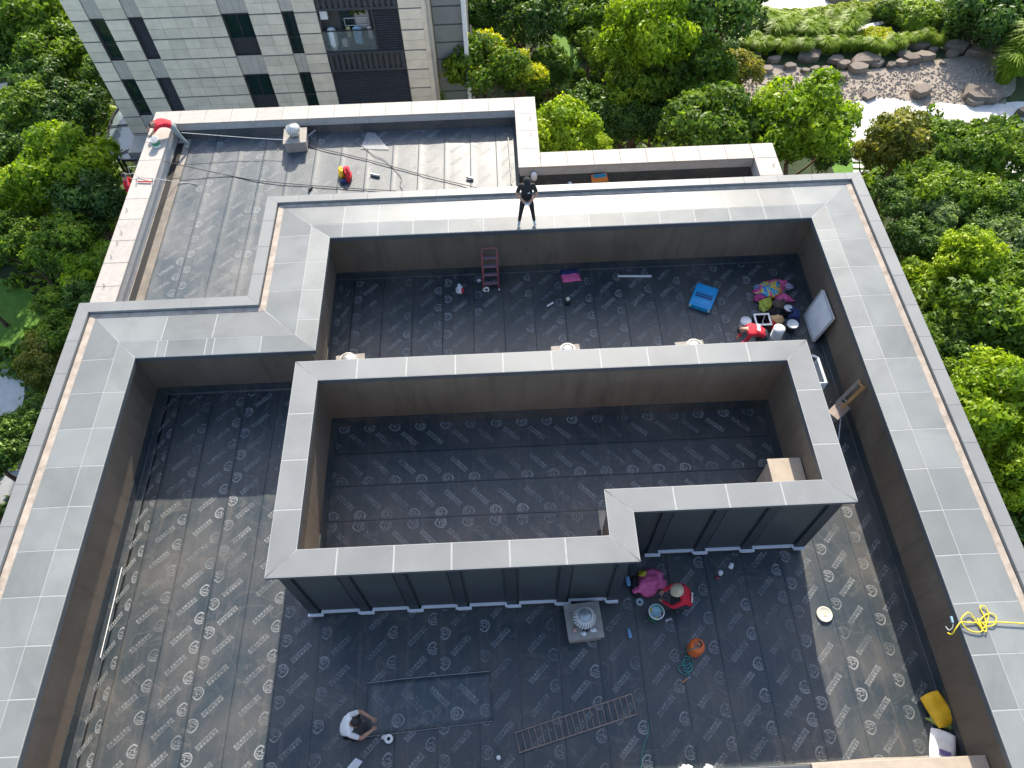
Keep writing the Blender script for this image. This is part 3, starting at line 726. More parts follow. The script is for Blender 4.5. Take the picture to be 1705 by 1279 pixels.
LT=[(60,40,66,'broad','tall mid-green tree at the far end of the granite-side row'),(8,60,45,'broad','mid-green tree beside the lawn strip'),(96,95,48,'broad','mid-green tree close to the tower edge'),(40,195,52,'broad','mid-green tree behind the large sunlit one'),(105,415,50,'broad','mid-green tree level with the middle of the granite parapet'),(22,398,40,'broad','mid-green tree above the bright mown lawn'),(180,440,40,'broad','mid-green tree brushing the granite parapet near the grey coping'),(82,505,24,'broad','small mid-green tree at the lawn edge'),(104,552,34,'broad','mid-green tree behind the yellowish one'),
 (120,190,46,'dark','dark round tree in front of the glass canopy'),(160,345,54,'dark','dark tree under the worker hanging outside the parapet'),(5,250,40,'dark','dark tree behind the large sunlit one'),(20,740,44,'dark','dark tree by the grey paving'),(185,120,34,'dark','dark tree tucked against the tower edge'),(140,500,32,'dark','dark small tree under the coping corner tree'),(28,716,26,'dark','dark tree bordering the pale round patio'),(70,690,28,'dark','dark low tree between the patio and the grey coping')]
for a in LT: tree(*a,GL)
T_LEAN=tree(70,140,40,'dark','dark tree with a thin bare trunk leaning over the narrow pale path',GL)
tree(104,285,66,'bright','large sunlit yellow-green tree beyond the two workers at the parapet',hc=5)
tree(38,330,46,'bright','smaller yellow-green tree beside the bed of brown twigs')
tree(150,462,38,'bright','bright tree touching the corner where granite meets grey coping')
tree(74,600,40,'olive','yellowish tree between the lawn and the grey coping corner',hc=4)
# rear row
tree(790,118,62,'tip','tree covered in yellow tufts beside the stone-clad tower',hc=6)
tree(862,128,42,'tip','smaller tree with yellow tufts right above the granite corner',hc=5.5)
tree(716,150,38,'bright','bright round tree against the tower louvres',hc=5)
tree(870,25,58,'dark','tall dark tree behind the yellow-tufted tree',hc=6); tree(800,20,44,'dark','dark tree close to the glazed bay of the tower',hc=6)
tree(914,120,34,'dark','dark conical evergreen beside the sliver of lawn',hc=3.5,asp=1.3)
tree(1080,60,62,'bright','tall tree with a bright pointed top above the granite parapet',hc=7,asp=1.25)
for a in [(1150,120,66,'broad','widest mid-green tree of the thicket, facing the stream boulders'),(1020,80,48,'broad','mid-green tree beside the sliver of lawn'),(1060,140,56,'broad','mid-green tree in front of the bright pointed one'),(985,30,50,'broad','mid-green tree beyond the sliver of lawn')]: tree(*a,GB)
for a in [(985,180,46,'dark'),(1040,210,44,'dark'),(1090,190,40,'dark')]: tree(*a,'deep green shaded tree in the hollow behind the rear granite parapet',GB,hc=3.5)
tree(942,222,54,'bright','sunlit tree rising right behind the granite step',hc=6); tree(995,245,26,'bright','small sunlit tree at the foot of the granite step',hc=5)
tree(1180,212,72,'broad','wide dense tree behind the narrow drain roof',hc=6); tree(1270,235,42,'broad','tree filling the corner behind the narrow drain roof',hc=5)
tree(1340,205,74,'bright','round bright-topped tree between the terrace and the coping corner',hc=6)
tree(1375,255,34,'dark','shaded lower tree under the bright-topped round one',hc=3)
T_BIG=tree(1190,18,66,'dark','big dark tree with a thick bare trunk beside the plaza',hc=6.5); tree(1110,10,40,'dark','dark tree behind the tall bright-pointed one',hc=6)
tree(1230,120,34,'olive','yellowish shrub tree beside the first stream boulders',hc=2.2)
# terrace / right side
tree(1505,242,54,'olive','reddish-green tree hiding half of the round terrace',hc=4.2); tree(1448,262,26,'olive','small reddish tree over the stepping slabs',hc=3)
for a in [(1588,258,50,'broad','mid-green tree between the terrace and the pale paved corner'),(1662,252,46,'broad','mid-green tree in front of the pale path'),(1555,320,52,'broad','mid-green tree above the thin pale feathery one'),(1625,330,40,'broad','mid-green tree beside the grey path bit'),(1620,520,84,'broad','widest mid-green tree along the long coping'),(1535,575,44,'broad','mid-green tree leaning on the coping edge below the slim light one'),(1690,560,60,'broad','mid-green tree beyond the widest one'),(1575,640,40,'broad','mid-green tree between the coping and the largest yellow-green tree'),(1680,480,48,'broad','mid-green tree below the pale silvery one'),(1670,860,44,'broad','mid-green tree below the yellow-green ones')]: tree(*a,GRt)
for a in [(1530,400,40,'dark','dark tree under the thin pale feathery one'),(1500,350,30,'dark','dark small tree next to the coping corner'),(1640,385,34,'dark','dark tree between the yellow-topped and the pale silvery one'),(1600,600,40,'dark','dark tree in the shade of the widest mid-green one'),(1700,900,50,'dark','dark tree beside the last stretch of the long coping'),(1640,790,40,'dark','dark tree under the largest yellow-green one'),(1690,345,36,'dark','dark tree beside the pale paved corner'),(1480,320,24,'dark','dark bush-like tree at the coping corner')]: tree(*a,GRt)
tree(1612,425,44,'bright','yellow-topped tree above the wide mid-green one',hc=6)
tree(1685,420,48,'pale','pale silvery tree next to the yellow-topped one'); tree(1560,365,34,'pale','thin pale feathery tree beside the grey path bit')
tree(1655,680,76,'bright','largest yellow-green tree close to the long coping',hc=7); tree(1690,775,52,'bright','yellow-green tree below the largest one',hc=6.5); tree(1690,640,36,'bright','yellow-green tree tucked behind the largest one',hc=6)
tree(1520,470,40,'bright','light green tree hugging the coping edge',hc=4); tree(1545,520,30,'bright','slim light green tree further along the coping edge',hc=4)
tree(1655,30,62,'dark','dark tree beyond the stream bank boulders',hc=1.6); tree(1705,5,40,'broad','green tree at the far end of the stream bank',hc=1.6)
for i,(x_,y_,r_,k_) in enumerate([(-70,60,60,'broad'),(-80,200,60,'dark'),(-75,330,56,'broad'),(-90,440,50,'bright'),(-80,720,56,'broad'),(-70,820,50,'dark'),(960,-60,60,'broad'),(1080,-70,60,'dark'),(850,-60,56,'broad'),(40,-60,60,'broad'),(1770,400,60,'broad'),(1775,560,64,'dark'),(1770,700,60,'bright'),(1775,820,56,'broad'),(1780,250,54,'broad')]): tree(x_,y_,r_,k_,'outlying garden tree standing beyond the other trees','outlying garden trees')
# ornamental grasses, shrubs
def grass_mesh(seed, n=900, h=1.1, spread=1.0):
    rng=np.random.default_rng(seed); V=[];T=[]
    for i in range(n):
        a=rng.uniform(0,6.28); r0=rng.uniform(0,.25)*spread; L=h*rng.uniform(.6,1.35); out=rng.uniform(.1,.6)*spread
        d=np.array([math.cos(a),math.sin(a),0]); p=np.array([-math.sin(a),math.cos(a),0])*.02
        q=[d*r0,d*(r0+out*.35)+[0,0,L*.8],d*(r0+out)+[0,0,L*.75]]
        V+= [q[0]-p,q[0]+p,q[1]+p,q[1]-p, q[1]-p,q[1]+p,q[2]+p*.3,q[2]-p*.3]; t=.35+.4*rng.random(); T+=[t,t]
    V=np.array(V); return fast_mesh('grass_clump',V,np.arange(len(V)).reshape(-1,4),LM['grass'],np.array(T))
yg=np.random.default_rng(3); YC=[]
while len(YC)<2600:
    x_,y_=yg.uniform(1422,1492),yg.uniform(42,72)
    if inside(x_,y_,[(1425,55),(1450,45),(1482,47),(1490,60),(1470,70),(1430,70)]): YC.append(tuple(P(x_,y_,GZ+yg.uniform(.05,.4))))
YC=np.array(YC); YT=np.clip(yg.normal(.8,.15,len(YC)),0,1); V,F=leaves(yg,YC,np.tile([0,0,1.0],(len(YC),1)),.16,YT)
o=bpy.data.objects.new('yellow_ground_cover',fast_mesh('yellow_ground_cover',V,F,LM['tip'],YT)); COL.objects.link(o); tag(o,'low orange-yellow ground cover beside the thin path','ground cover',kind='stuff')
GM=[grass_mesh(i) for i in range(3)]
gr=random.Random(4)
def clump(px,py,s,label,group=None):
    o=bpy.data.objects.new('grass_clump',GM[gr.randrange(3)]); COL.objects.link(o); o.location=P(px,py,GZ); o.scale=(s,s,s); o.rotation_euler=(0,0,gr.uniform(0,6))
    return tag(o,label,'grass clump',group)
for i in range(34):
    x_=1248+i*5.2+gr.uniform(-4,4); clump(x_,58+gr.uniform(-14,14),gr.uniform(.8,1.25),'tall ornamental grass clump in the row above the stream boulders','ornamental grasses above the stream')
for i in range(30):
    x_=1240+i*11+gr.uniform(-4,4); clump(x_,86+gr.uniform(-5,6)-(x_>1500)*14,gr.uniform(.6,.9),'low grass tuft growing between the stream boulders','grass tufts among the boulders')
clump(1690,118,2.6,'large drooping grass mound beside the stratified boulder'); clump(1668,135,1.8,'smaller drooping grass mound beside the large one')
def bush(px,py,rpx,kind,label,name='shrub',cat='shrub',flat=.75,group=None):
    c=P(px,py,GZ); r=rpx*dist(c)/FPX; o=bpy.data.objects.new(name,CM_S[kind]); COL.objects.link(o); o.location=(c.x,c.y,GZ+r*.25); o.scale=(r,r,r*flat); o.rotation_euler=(0,0,gr.uniform(0,6)); return tag(o,label,cat,group)
def bushmesh(kind,seed,n=2600):
    rng=np.random.default_rng(seed); q=rng.normal(size=(n,3)); q[:,2]=np.abs(q[:,2])-.15; q/=np.linalg.norm(q,axis=1)[:,None]
    k=np.array([1+.16*noise.noise(Vector(p)*2.6+Vector((seed,0,0))) for p in q]); C=q*(k*rng.uniform(.86,1.02,n))[:,None]
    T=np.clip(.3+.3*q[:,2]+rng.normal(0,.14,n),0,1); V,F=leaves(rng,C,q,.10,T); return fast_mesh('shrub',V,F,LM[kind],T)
CM_S={k:bushmesh(k,i+70) for i,k in enumerate(('broad','dark','hedge','grass','olive','bright'))}
bush(1520,42,32,'grass','clipped round green shrub beside the grey path'); bush(1562,40,26,'broad','darker round shrub next to the clipped one'); bush(1478,28,22,'broad','small round shrub above the yellow ground cover'); bush(1600,22,30,'dark','dark shrub under the far bank tree')
for i in range(9): bush(1268+i*19,34-(i>4)*(i-4)*3,15,'hedge','yellow-green clipped bush of the hedge along the plaza',group='hedge along the plaza')
for i in range(5): bush(1440+i*18,22-i*4,13,'hedge','yellow-green bush of the loose hedge beyond the thin path',group='loose hedge beyond the path')
bush(1212,88,22,'dark','dark clipped shrub beside the thick bare trunk'); bush(1250,75,20,'broad','round shrub at the start of the grass row')
b=MB().tube([P(1168,72,GZ-.2),P(1166,62,GZ+.8),P(1160,46,GZ+2.2),P(1165,30,GZ+3.6)],[.32,.26,.22,.18],10); 
trunk_of(b,T_BIG)
b=MB().tube([P(52,150,GZ-.1),P(38,118,GZ+.7),P(18,98,GZ+1.4)],[.14,.11,.07],8); trunk_of(b,T_LEAN)
b=MB()
for i in range(60):
    p=P(55+gr.uniform(-11,11),352+gr.uniform(-16,22),GZ+2.3+gr.uniform(0,.5)); d=Vector((gr.uniform(-.5,.5),gr.uniform(-.5,.5),gr.uniform(-.1,.4))); b.tube([p,p+d],[.03,.01],4)
b.tube([P(55,352,GZ),P(55,352,GZ+2.5)],.08,6)
tag(b.build('twig_shrub',pm('dry_twigs',(.36,.22,.14),.9,.3,5)),'dry brown twiggy shrub among green trees','shrub')
# undergrowth that nobody could count
ur=np.random.default_rng(8); C=[];N=[];T=[]
bad=[GRAVEL]+LAWNS+[p for p,_ in PATHS]
for i in range(1500):
    x_,y_=(ur.uniform(-60,260),ur.uniform(-40,900)) if i%3==0 else ((ur.uniform(700,1260),ur.uniform(-40,300)) if i%3==1 else (ur.uniform(1380,1770),ur.uniform(180,960)))
    if any(inside(x_,y_,q) for q in bad): continue
    p=P(x_,y_,GZ); s=ur.uniform(.4,1.0)
    if -12.6<p.x<11.2 and -2<p.y<23.2: continue
    if -20<p.x<-.5 and 31.5<p.y<46: continue
    k=40; q=ur.normal(size=(k,3)); q[:,2]=np.abs(q[:,2]); q/=np.linalg.norm(q,axis=1)[:,None]
    C.append(np.array([p.x,p.y,GZ])+q*s*np.array([1,1,.8])*ur.uniform(.5,1,k)[:,None]); N.append(q); T.append(np.clip(ur.uniform(.2,.6)+ur.normal(0,.12,k),0,1))
C=np.concatenate(C);N=np.concatenate(N);T=np.concatenate(T); V,F=leaves(ur,C,N,.24,T)
o=bpy.data.objects.new('undergrowth',fast_mesh('undergrowth',V,F,LM['broad'],T)); COL.objects.link(o); tag(o,'leafy undergrowth filling the garden between the trees','undergrowth',kind='stuff')

# ================================================================== STONE-CLAD TOWER BEHIND
M_TILE=pm('tower_stone_tile',(.80,.70,.55),.75,.10,2.5,rnd=.09,stain=.2)
M_JOINT=pm('tower_joint',(.15,.145,.14),.85,.2,3)
M_SPAN=pm('tower_spandrel',(.52,.475,.41),.7,.12,3,rnd=.05)
M_LOUV=pm('tower_louvre',(.062,.065,.072),.5,.2,4,rnd=.05)
M_FRAME=pm('tower_window_frame',(.05,.05,.055),.4,.15,4)
M_GLASS=glassmat('tower_glass',(.012,.03,.03),.06)
M_BAY=pm('bay_panel_grey',(.20,.235,.245),.3,.12,1.5,rnd=.06,spec=.6)
M_ALU=pm('bare_aluminium',(.55,.56,.57),.4,.1,5,metal=.7)
TY=32.3
tow=tag(empty('apartment_tower',(-10,TY+6,GZ)),'stone-clad apartment tower with tall narrow windows and a dark louvred balcony bay','building')
TINV=Matrix.Translation((10,-TY-6,-GZ))
def tpart(mb,name,mat,parent=None,**kw):
    o=mb.build(name,mat,parent or tow,**kw)
    if parent is None: o.matrix_parent_inverse=TINV
    return o
XL=PY(98,0,TY).x; XA=lambda px,py: PY(px,py,TY).x
W=[(XA(149.2,35.2),XA(174.5,35.2)),(XA(214,35.2),XA(239.3,35.2)),(XA(368.8,28),XA(415.3,28)),(XA(469.3,26.7),XA(490.4,26.7)),(XA(528.4,28),XA(664.9,28))]
XT=XA(703,28); XB0=XA(716,28); XB1=XA(768,28); XE=XA(775,28)
ZW=PY(150,35.2,TY).z; ST=3.06; ZTOP=4.5
cols=[(XL,W[0][0])]+[(W[i][1],W[i+1][0]) for i in range(4)]+[(W[4][1],XT)]
tb=MB()
for a,b_ in cols: tb.cube(a,b_,TY+.03,TY+11.9,GZ-.2,ZTOP)
tb.cube(XL+.02,XT-.02,TY+.5,TY+12,GZ-.2,ZTOP-.05)
tpart(tb,'tower_core',M_JOINT)
tpart(MB().cube(XL-.05,XE+.05,TY-.05,TY+12.1,ZTOP,ZTOP+.3),'tower_roof',M_SPAN)
# tiles: bands of two rows with a wide dark joint between bands
band=ST/3; z0=ZW-ST*8
far=MB(); nt_=0
zz=ZW+band*7
rows=[]
while zz>GZ:
    rows.append((zz-band+.035,zz-band/2-.008)); rows.append((zz-band/2+.008,zz-.035)); zz-=band
cells=[]
for a,b_ in cols:
    n=max(1,round((b_-a)/.75)); st=(b_-a)/n
    for i in range(n):
        for (r0,r1) in rows: cells.append((abs((r0+r1)/2+2.9),a+i*st+.007,a+(i+1)*st-.007,r0,r1))
cells.sort(key=lambda c:c[0])
for i,(k_,a,b_,r0,r1) in enumerate(cells):
    if i<300: tpart(MB().cube(a,b_,TY,TY+.035,r0,r1),'stone_tile',M_TILE)
    else: far.cube(a,b_,TY,TY+.035,r0,r1)
tag(tpart(far,'stone_cladding',M_TILE),kind='stuff')
def window(x0,x1,zt,kind):
    zb=zt-2*band+.05; fr=.06
    f=MB()
    for (a,b_,c,d) in ((x0,x0+fr,zb,zt),(x1-fr,x1,zb,zt),(x0+fr,x1-fr,zt-fr,zt),(x0+fr,x1-fr,zb,zb+fr)): f.cube(a,b_,TY+.16,TY+.24,c,d)
    if kind=='wide':
        f.cube(x0+fr,x1-fr,TY+.17,TY+.23,zb+.75,zb+.80); f.cube((x0+x1)/2-.025,(x0+x1)/2+.025,TY+.172,TY+.228,zb+.80,zt-fr)
    elif kind=='narrow': f.cube(x0+fr,x1-fr,TY+.17,TY+.23,zb+.7,zb+.745)
    o=tpart(f,'window',M_FRAME)
    if kind=='louvre':
        l=MB(); z=zb+fr
        while z<zt-fr: l.box(((x0+x1)/2,TY+.2,z+.04),(x1-x0-2*fr,.05,.055),(R_(35),0,0)); z+=.085
        tag(l.build('louvre_slats',M_LOUV,o),kind='stuff')
    else:
        lo=zb+.8 if kind=='wide' else zb+.745
        MB().cube(x0+fr,x1-fr,TY+.205,TY+.212,lo,zt-fr).build('pane',M_GLASS,o)
        MB().cube(x0+fr,x1-fr,TY+.19,TY+.20,zb+fr,lo-.05).build('lower_panel',M_FRAME if kind=='wide' else M_GLASS,o)
    # spandrel with vertical joints below
    s=MB(); n=max(2,round((x1-x0)/.28)); st=(x1-x0)/n
    for i in range(n): s.cube(x0+i*st+.006,x0+(i+1)*st-.006,TY+.055,TY+.1,zb-band+.02,zb-.03)
    tag(tpart(s,'spandrel_panel',M_SPAN),kind='stuff')
for k in range(-2,4):
    zt=ZW-ST*k
    for (x0,x1),kd in zip(W[:4],('narrow','louvre','wide','narrow')): window(x0,x1,zt,kd)
# balcony bay: vertical ribs, slatted screens, one open balcony
bx0,bx1=W[4]
for k in range(-2,4):
    zt=ZW-ST*k+.02; zb=zt-2*band
    ribs=MB(); n=14; st=(bx1-bx0)/n
    ribs.cube(bx0,bx1,TY+.12,TY+.2,zb-band,zb)
    for i in range(n): ribs.cube(bx0+i*st+.05,bx0+(i+1)*st-.05,TY+.03,TY+.12,zb-band+.12,zb-.12)
    ribs.cube(bx0,bx1,TY+.0,TY+.12,zb-.12,zb); ribs.cube(bx0,bx1,TY+.0,TY+.12,zb-band,zb-band+.12)
    tag(tpart(ribs,'ribbed_spandrel',M_LOUV),kind='stuff')
    op=(k==0); xs=bx0+(bx1-bx0)*(.66 if op else 0)
    l=MB(); z=zb
    l.cube(xs,xs+.06,TY+.05,TY+.2,zb,zt); l.cube(bx1-.06,bx1,TY+.05,TY+.2,zb,zt)
    while z<zt-.05: l.box(((xs+bx1)/2,TY+.13,z+.05),(bx1-xs-.1,.05,.075),(R_(30),0,0)); z+=.12
    l.cube(xs,bx1,TY+.2,TY+.22,zb,zt)
    tag(tpart(l,'louvre_screen',M_LOUV),kind='stuff')
    if op:
        OB=(bx0,xs,zb,zt)
        r=MB(); r.cube(bx0,xs,TY+.05,TY+.09,zb+1.02,zb+1.07); tpart(r,'railing',M_FRAME)
        tpart(MB().cube(bx0+.02,xs-.02,TY+.06,TY+.075,zb+.05,zb+1.0),'railing_glass',glassmat('railing_glass',(.25,.3,.3),.05,.28))
# cut the core open for the balcony: rebuild its recess as a lighter room box in front of the core
x0,x1,zb,zt=OB
rm=MB(); rm.cube(x0,x1,TY+.44,TY+.49,zb,zt); rm.cube(x0,x1,TY+.1,TY+.45,zb-.03,zb+.004)
tpart(rm,'balcony_recess',pm('balcony_shade',(.06,.06,.06),.8,.2,2))
tpart(MB().cube(x0+.9,x0+1.5,TY+.425,TY+.435,zb+.5,zt-.1),'balcony_door',M_GLASS)
tpart(MB().cube(x0+1.6,x0+2.25,TY+.425,TY+.435,zb+.9,zt-.05),'curtain',pm('grey_curtain',(.35,.33,.32),.9,.15,6))
# glazed bay at the corner
bp=MB(); bp.cube(XT,XB0+.0,TY+.0,TY+1.4,GZ-.2,ZTOP); tpart(bp,'corner_pier',M_TILE)
tpart(MB().cube(XB0-.12,XB0-.02,TY-.1,TY-.02,GZ,ZTOP),'downpipe',M_ALU,bevel=.02)
tpart(MB().cube(XB0,XE-.05,TY+1.02,TY+11.8,GZ-.2,ZTOP-.02),'bay_core',M_JOINT)
z=ZW+4
while z>GZ:
    tpart(MB().cube(XB0+.05,XB1-.02,TY+.95,TY+1.0,z-.86,z-.04),'bay_panel',M_BAY); z-=.9
tpart(MB().cube(XB1,XE,TY+.55,TY+1.2,GZ,ZTOP),'white_edge_fin',M_WHITE)
# things on the balcony
def bal(fx,z): return Vector((x0+(x1-x0)*fx,TY+.25,zb+z))
tag(MB().box(bal(.10,1.75),(.36,.2,.42)).build('water_heater',M_WHITE,bevel=.05),'white wall box hung high inside the tower balcony','water heater')
b=MB().lathe([(.0,1.12),(.16,1.08),(.22,.95),(.22,.35),(.16,.12),(.10,.0)],16,(0,0,0)); tag(b.build('covered_appliance',pm('pale_cover',(.62,.68,.70),.6,.1,4),loc=bal(.17,.0),smooth=True),'tall appliance under a pale cover inside the tower balcony','appliance')
dr=tag(empty('drying_rack',bal(.68,0)),'pale metal clothes drying rack inside the tower balcony','drying rack')
f=MB()
for s in (-.55,.55):
    f.tube([(s,.05,0),(s,.05,1.5)],.018,6)
f.tube([(-.55,.05,1.5),(.55,.05,1.5)],.018,6); f.tube([(-.55,.05,1.15),(.55,.05,1.15)],.015,6); f.build('rack_frame',M_ALU,dr)
def shirt(px_,w_,h_,col,lab,zt_):
    b=MB(); b.add([(-w_/2,0,-.1*h_),(-w_*.2,0,0),(w_*.2,0,0),(w_/2,0,-.1*h_),(w_*.42,-.02,-h_),(-w_*.42,.02,-h_)],[(0,5,4,3,2,1)])
    o=b.build('hanging_garment',pm(lab.replace(' ','_')[:20],col,.9,.12,8),loc=bal(px_,zt_)+Vector((0,-.04,0))); m=o.modifiers.new('s','SOLIDIFY'); m.thickness=.05
    tag(o,lab,'garment')
shirt(.66,.40,.85,(.30,.50,.68),'pale blue jacket hanging on the balcony drying rack',1.13); shirt(.90,.20,.6,(.55,.5,.48),'grey-pink garment at the end of the drying rack',1.13)
shirt(.50,.18,.5,(.5,.45,.2),'yellowish cloth hanging beside the blue jacket',1.13); shirt(.38,.26,.4,(.6,.6,.57),'white bag hanging low beside the covered appliance',.55)
b=MB()
for i in range(40): b.blob(bal(.74,1.85)+Vector((gr.uniform(-.3,.3),gr.uniform(-.1,.1),gr.uniform(-.15,.2))),(.06,.03,.05),i,.2,6,4)
tag(b.build('potted_plant',LM['bright']),'green potted plant hung above the drying rack','plant')
# glass canopy at the tower's foot
cz=-8.0; ol=[(200,178),(190,192),(182,212),(178,235),(181,250),(190,262),(205,268),(229,267),(240,240),(246,205),(240,188)]
can=tag(empty('glass_canopy',tuple(P(215,225,GZ))),'curved glass canopy with a dark rim at the foot of the tower','canopy')
CINV=Matrix.Translation(-P(215,225,GZ))
pts=[P(x_,y_,cz) for x_,y_ in ol]
def cpart(mb,n,m,**kw):
    o=mb.build(n,m,can,**kw); o.matrix_parent_inverse=CINV; return o
cpart(MB().slab(pts[::-1] if False else pts,.03),'glass_sheet',glassmat('canopy_glass',(.22,.28,.29),.04,.9))
cpart(MB().tube([p+Vector((0,0,.04)) for p in pts[:8]],.07,6),'rim',M_FRAME); 
for a,b_ in ((2,9),(5,8)): cpart(MB().tube([pts[a]+Vector((0,0,.05)),pts[b_]+Vector((0,0,.05))],.035,5),'glazing_bar',M_FRAME)
for i in (3,6): cpart(MB().tube([pts[i],Vector((pts[i].x,pts[i].y,GZ))],.07,8),'post',M_FRAME)
cpart(MB().cube(pts[9].x-.3,pts[9].x+2.2,pts[7].y+.3,TY-.06,GZ,cz+.25),'stone_plinth',M_SPAN)
# ================================================================== THINGS ON THE ROOFS
def C(name,col,rough=.6,**kw): return pm(name,col,rough,kw.pop('var',.12),kw.pop('scale',6),**kw)
M_RED=C('red_cloth',(.55,.02,.035),.85,bump=.4,bscale=25); M_PINK=C('pink_sack',(.75,.13,.30),.6,bump=.5,bscale=18); M_YEL=C('yellow_sack',(.72,.42,.01),.6,bump=.4,bscale=18)
M_LIME=C('lime_sack',(.45,.48,.06),.6,bump=.5,bscale=18); M_BLUE=C('blue_plastic',(.01,.30,.62),.35); M_DBLUE=C('dark_blue_plastic',(.01,.05,.16),.4); M_NAVY=C('navy_cloth',(.02,.04,.14),.8,bump=.4)
M_BLACK=C('black_rubber',(.02,.02,.022),.6); M_BLACKC=C('black_cloth',(.018,.018,.02),.9,bump=.5,bscale=30); M_WPL=C('white_plastic',(.78,.78,.76),.4); M_WCL=C('white_cloth',(.75,.75,.74),.9,bump=.5,bscale=30)
M_GREEN=C('green_plastic',(.02,.22,.11),.4); M_ORG=C('orange_enamel',(.75,.15,.03),.4,var=.2,stain=.3); M_RUST=C('rusty_steel',(.24,.19,.165),.7,var=.35); M_WOOD=C('raw_wood',(.42,.22,.08),.8,var=.3); M_GWOOD=C('weathered_wood',(.32,.26,.22),.85,var=.3)
M_STEEL=C('galvanised_steel',(.45,.46,.46),.4,metal=.6); M_DOME=C('ventilator_white',(.66,.65,.60),.45,var=.1); M_TURQ=C('turquoise_hose',(.06,.25,.24),.4); M_YROPE=C('yellow_rope',(.72,.55,.02),.6); M_ROPE=C('grey_rope',(.5,.5,.48),.8)
M_SALM=C('salmon_paint',(.45,.12,.13),.5); M_CREAM=C('cream_plastic',(.70,.66,.52),.5); M_LBLUE=C('light_blue_plastic',(.18,.35,.55),.5); M_PAP=C('white_paper',(.74,.74,.74),.8)
M_MUL=None
def multimat():
    m,t,b,out=nt('printed_bag'); co=t.nodes.new('ShaderNodeTexCoord').outputs['Object']
    n=noise_n(t,co,3.2,2,.5,.8)
    c=ramp(t,n,[(.30,(.02,.06,.30)),(.42,(.05,.35,.60)),(.50,(.75,.55,.02)),(.58,(.70,.05,.25)),(.68,(.75,.20,.45))])
    for e in c.node.color_ramp.elements: pass
    c.node.color_ramp.interpolation='EASE'
    t.links.new(c,b.inputs['Base Color']); b.inputs['Roughness'].default_value=.5
    bp=t.nodes.new('ShaderNodeBump'); bp.inputs['Strength'].default_value=.5; bp.inputs['Distance'].default_value=.02; t.links.new(noise_n(t,co,18,4),bp.inputs['Height']); t.links.new(bp.outputs[0],b.inputs['Normal'])
    return m
M_MUL=multimat()
# --- turbine ventilators on concrete plinths
def ventilator(loc,rz,label):
    e_=tag(empty('roof_ventilator',loc,rz),label,'ventilator','turbine roof ventilators')
    MB().cube(-.36,.36,-.36,.36,-.01,.36).build('plinth',M_CONC,e_,bevel=.015)
    cap=MB().cube(-.40,.40,-.40,.40,.36,.43).build('cap_slab',M_CONC,e_,bevel=.012)
    MB().lathe([(.17,.43),(.17,.53),(.20,.54),(.20,.56)],24).build('neck',M_STEEL,e_,smooth=True)
    hd=MB().lathe([(.175,.56),(.20,.60),(.215,.68),(.19,.76),(.14,.815),(.06,.84),(0,.845)],32).build('turbine_head',M_STEEL,e_,smooth=True)
    for k in range(24):
        a=2*math.pi*k/24; pts=[]
        for i,(r,z) in enumerate(((.19,.565),(.24,.62),(.255,.69),(.225,.775),(.15,.835))):
            pts.append(Vector((math.cos(a+i*.07)*r,math.sin(a+i*.07)*r,z)))
        v=MB()
        for p,q in zip(pts,pts[1:]):
            t1=Vector((-p.y,p.x,0))*.075
            v.add([p-t1,p+t1,q+t1,q-t1],[(0,1,2,3)])
        if k==0: vm=v
        v.build('vane',M_DOME,hd)
    return e_
v1=ventilator(P(972,1034,.4)*1.0-Vector((0,0,.4)),R_(4),'ventilator on a square concrete plinth with tools left on it, below the penthouse front')
for (px,py),l in (((579,599),'ventilator at the end of the penthouse back wall nearest the parapet step'),((945,583),'ventilator behind the middle of the penthouse back wall'),((1156,576),'ventilator behind the penthouse back wall close to the buckets')):
    q=P(px,py,.75); c=copy_tree(v1); c.location=(q.x,max(q.y,10.12),0); c['label']=l
c=copy_tree(v1); q=P(487,206,.8); c.location=(q.x,q.y-.15,0); c['label']='ventilator on the lower roof beside the granite back parapet'
# clutter on the front plinth
for i,(dx,dy,m_,s,l,n) in enumerate([(.02,-.20,M_BLACK,(.07,.06,.05),'black glove lump on the ventilator plinth','work_glove'),(-.22,-.19,C('pinkish_rag',(.5,.3,.27),.9),(.05,.06,.04),'pinkish rag on the ventilator plinth','rag'),(.18,-.22,M_WCL,(.08,.05,.03),'white crumpled glove on the ventilator plinth','work_glove'),(-.03,-.29,M_WCL,(.06,.05,.03),'small white rag on the edge of the ventilator plinth','rag'),(.16,-.07,C('grey_rag',(.4,.36,.33),.9),(.07,.05,.03),'grey rag beside the turbine head','rag')]):
    b=MB().blob((0,0,0),s,i+3,.35,12,8,flat=-.02); o=b.build(n,m_,smooth=True,loc=v1.location+Vector((dx,dy,.45))); tag(o,l,n.split('_')[-1])
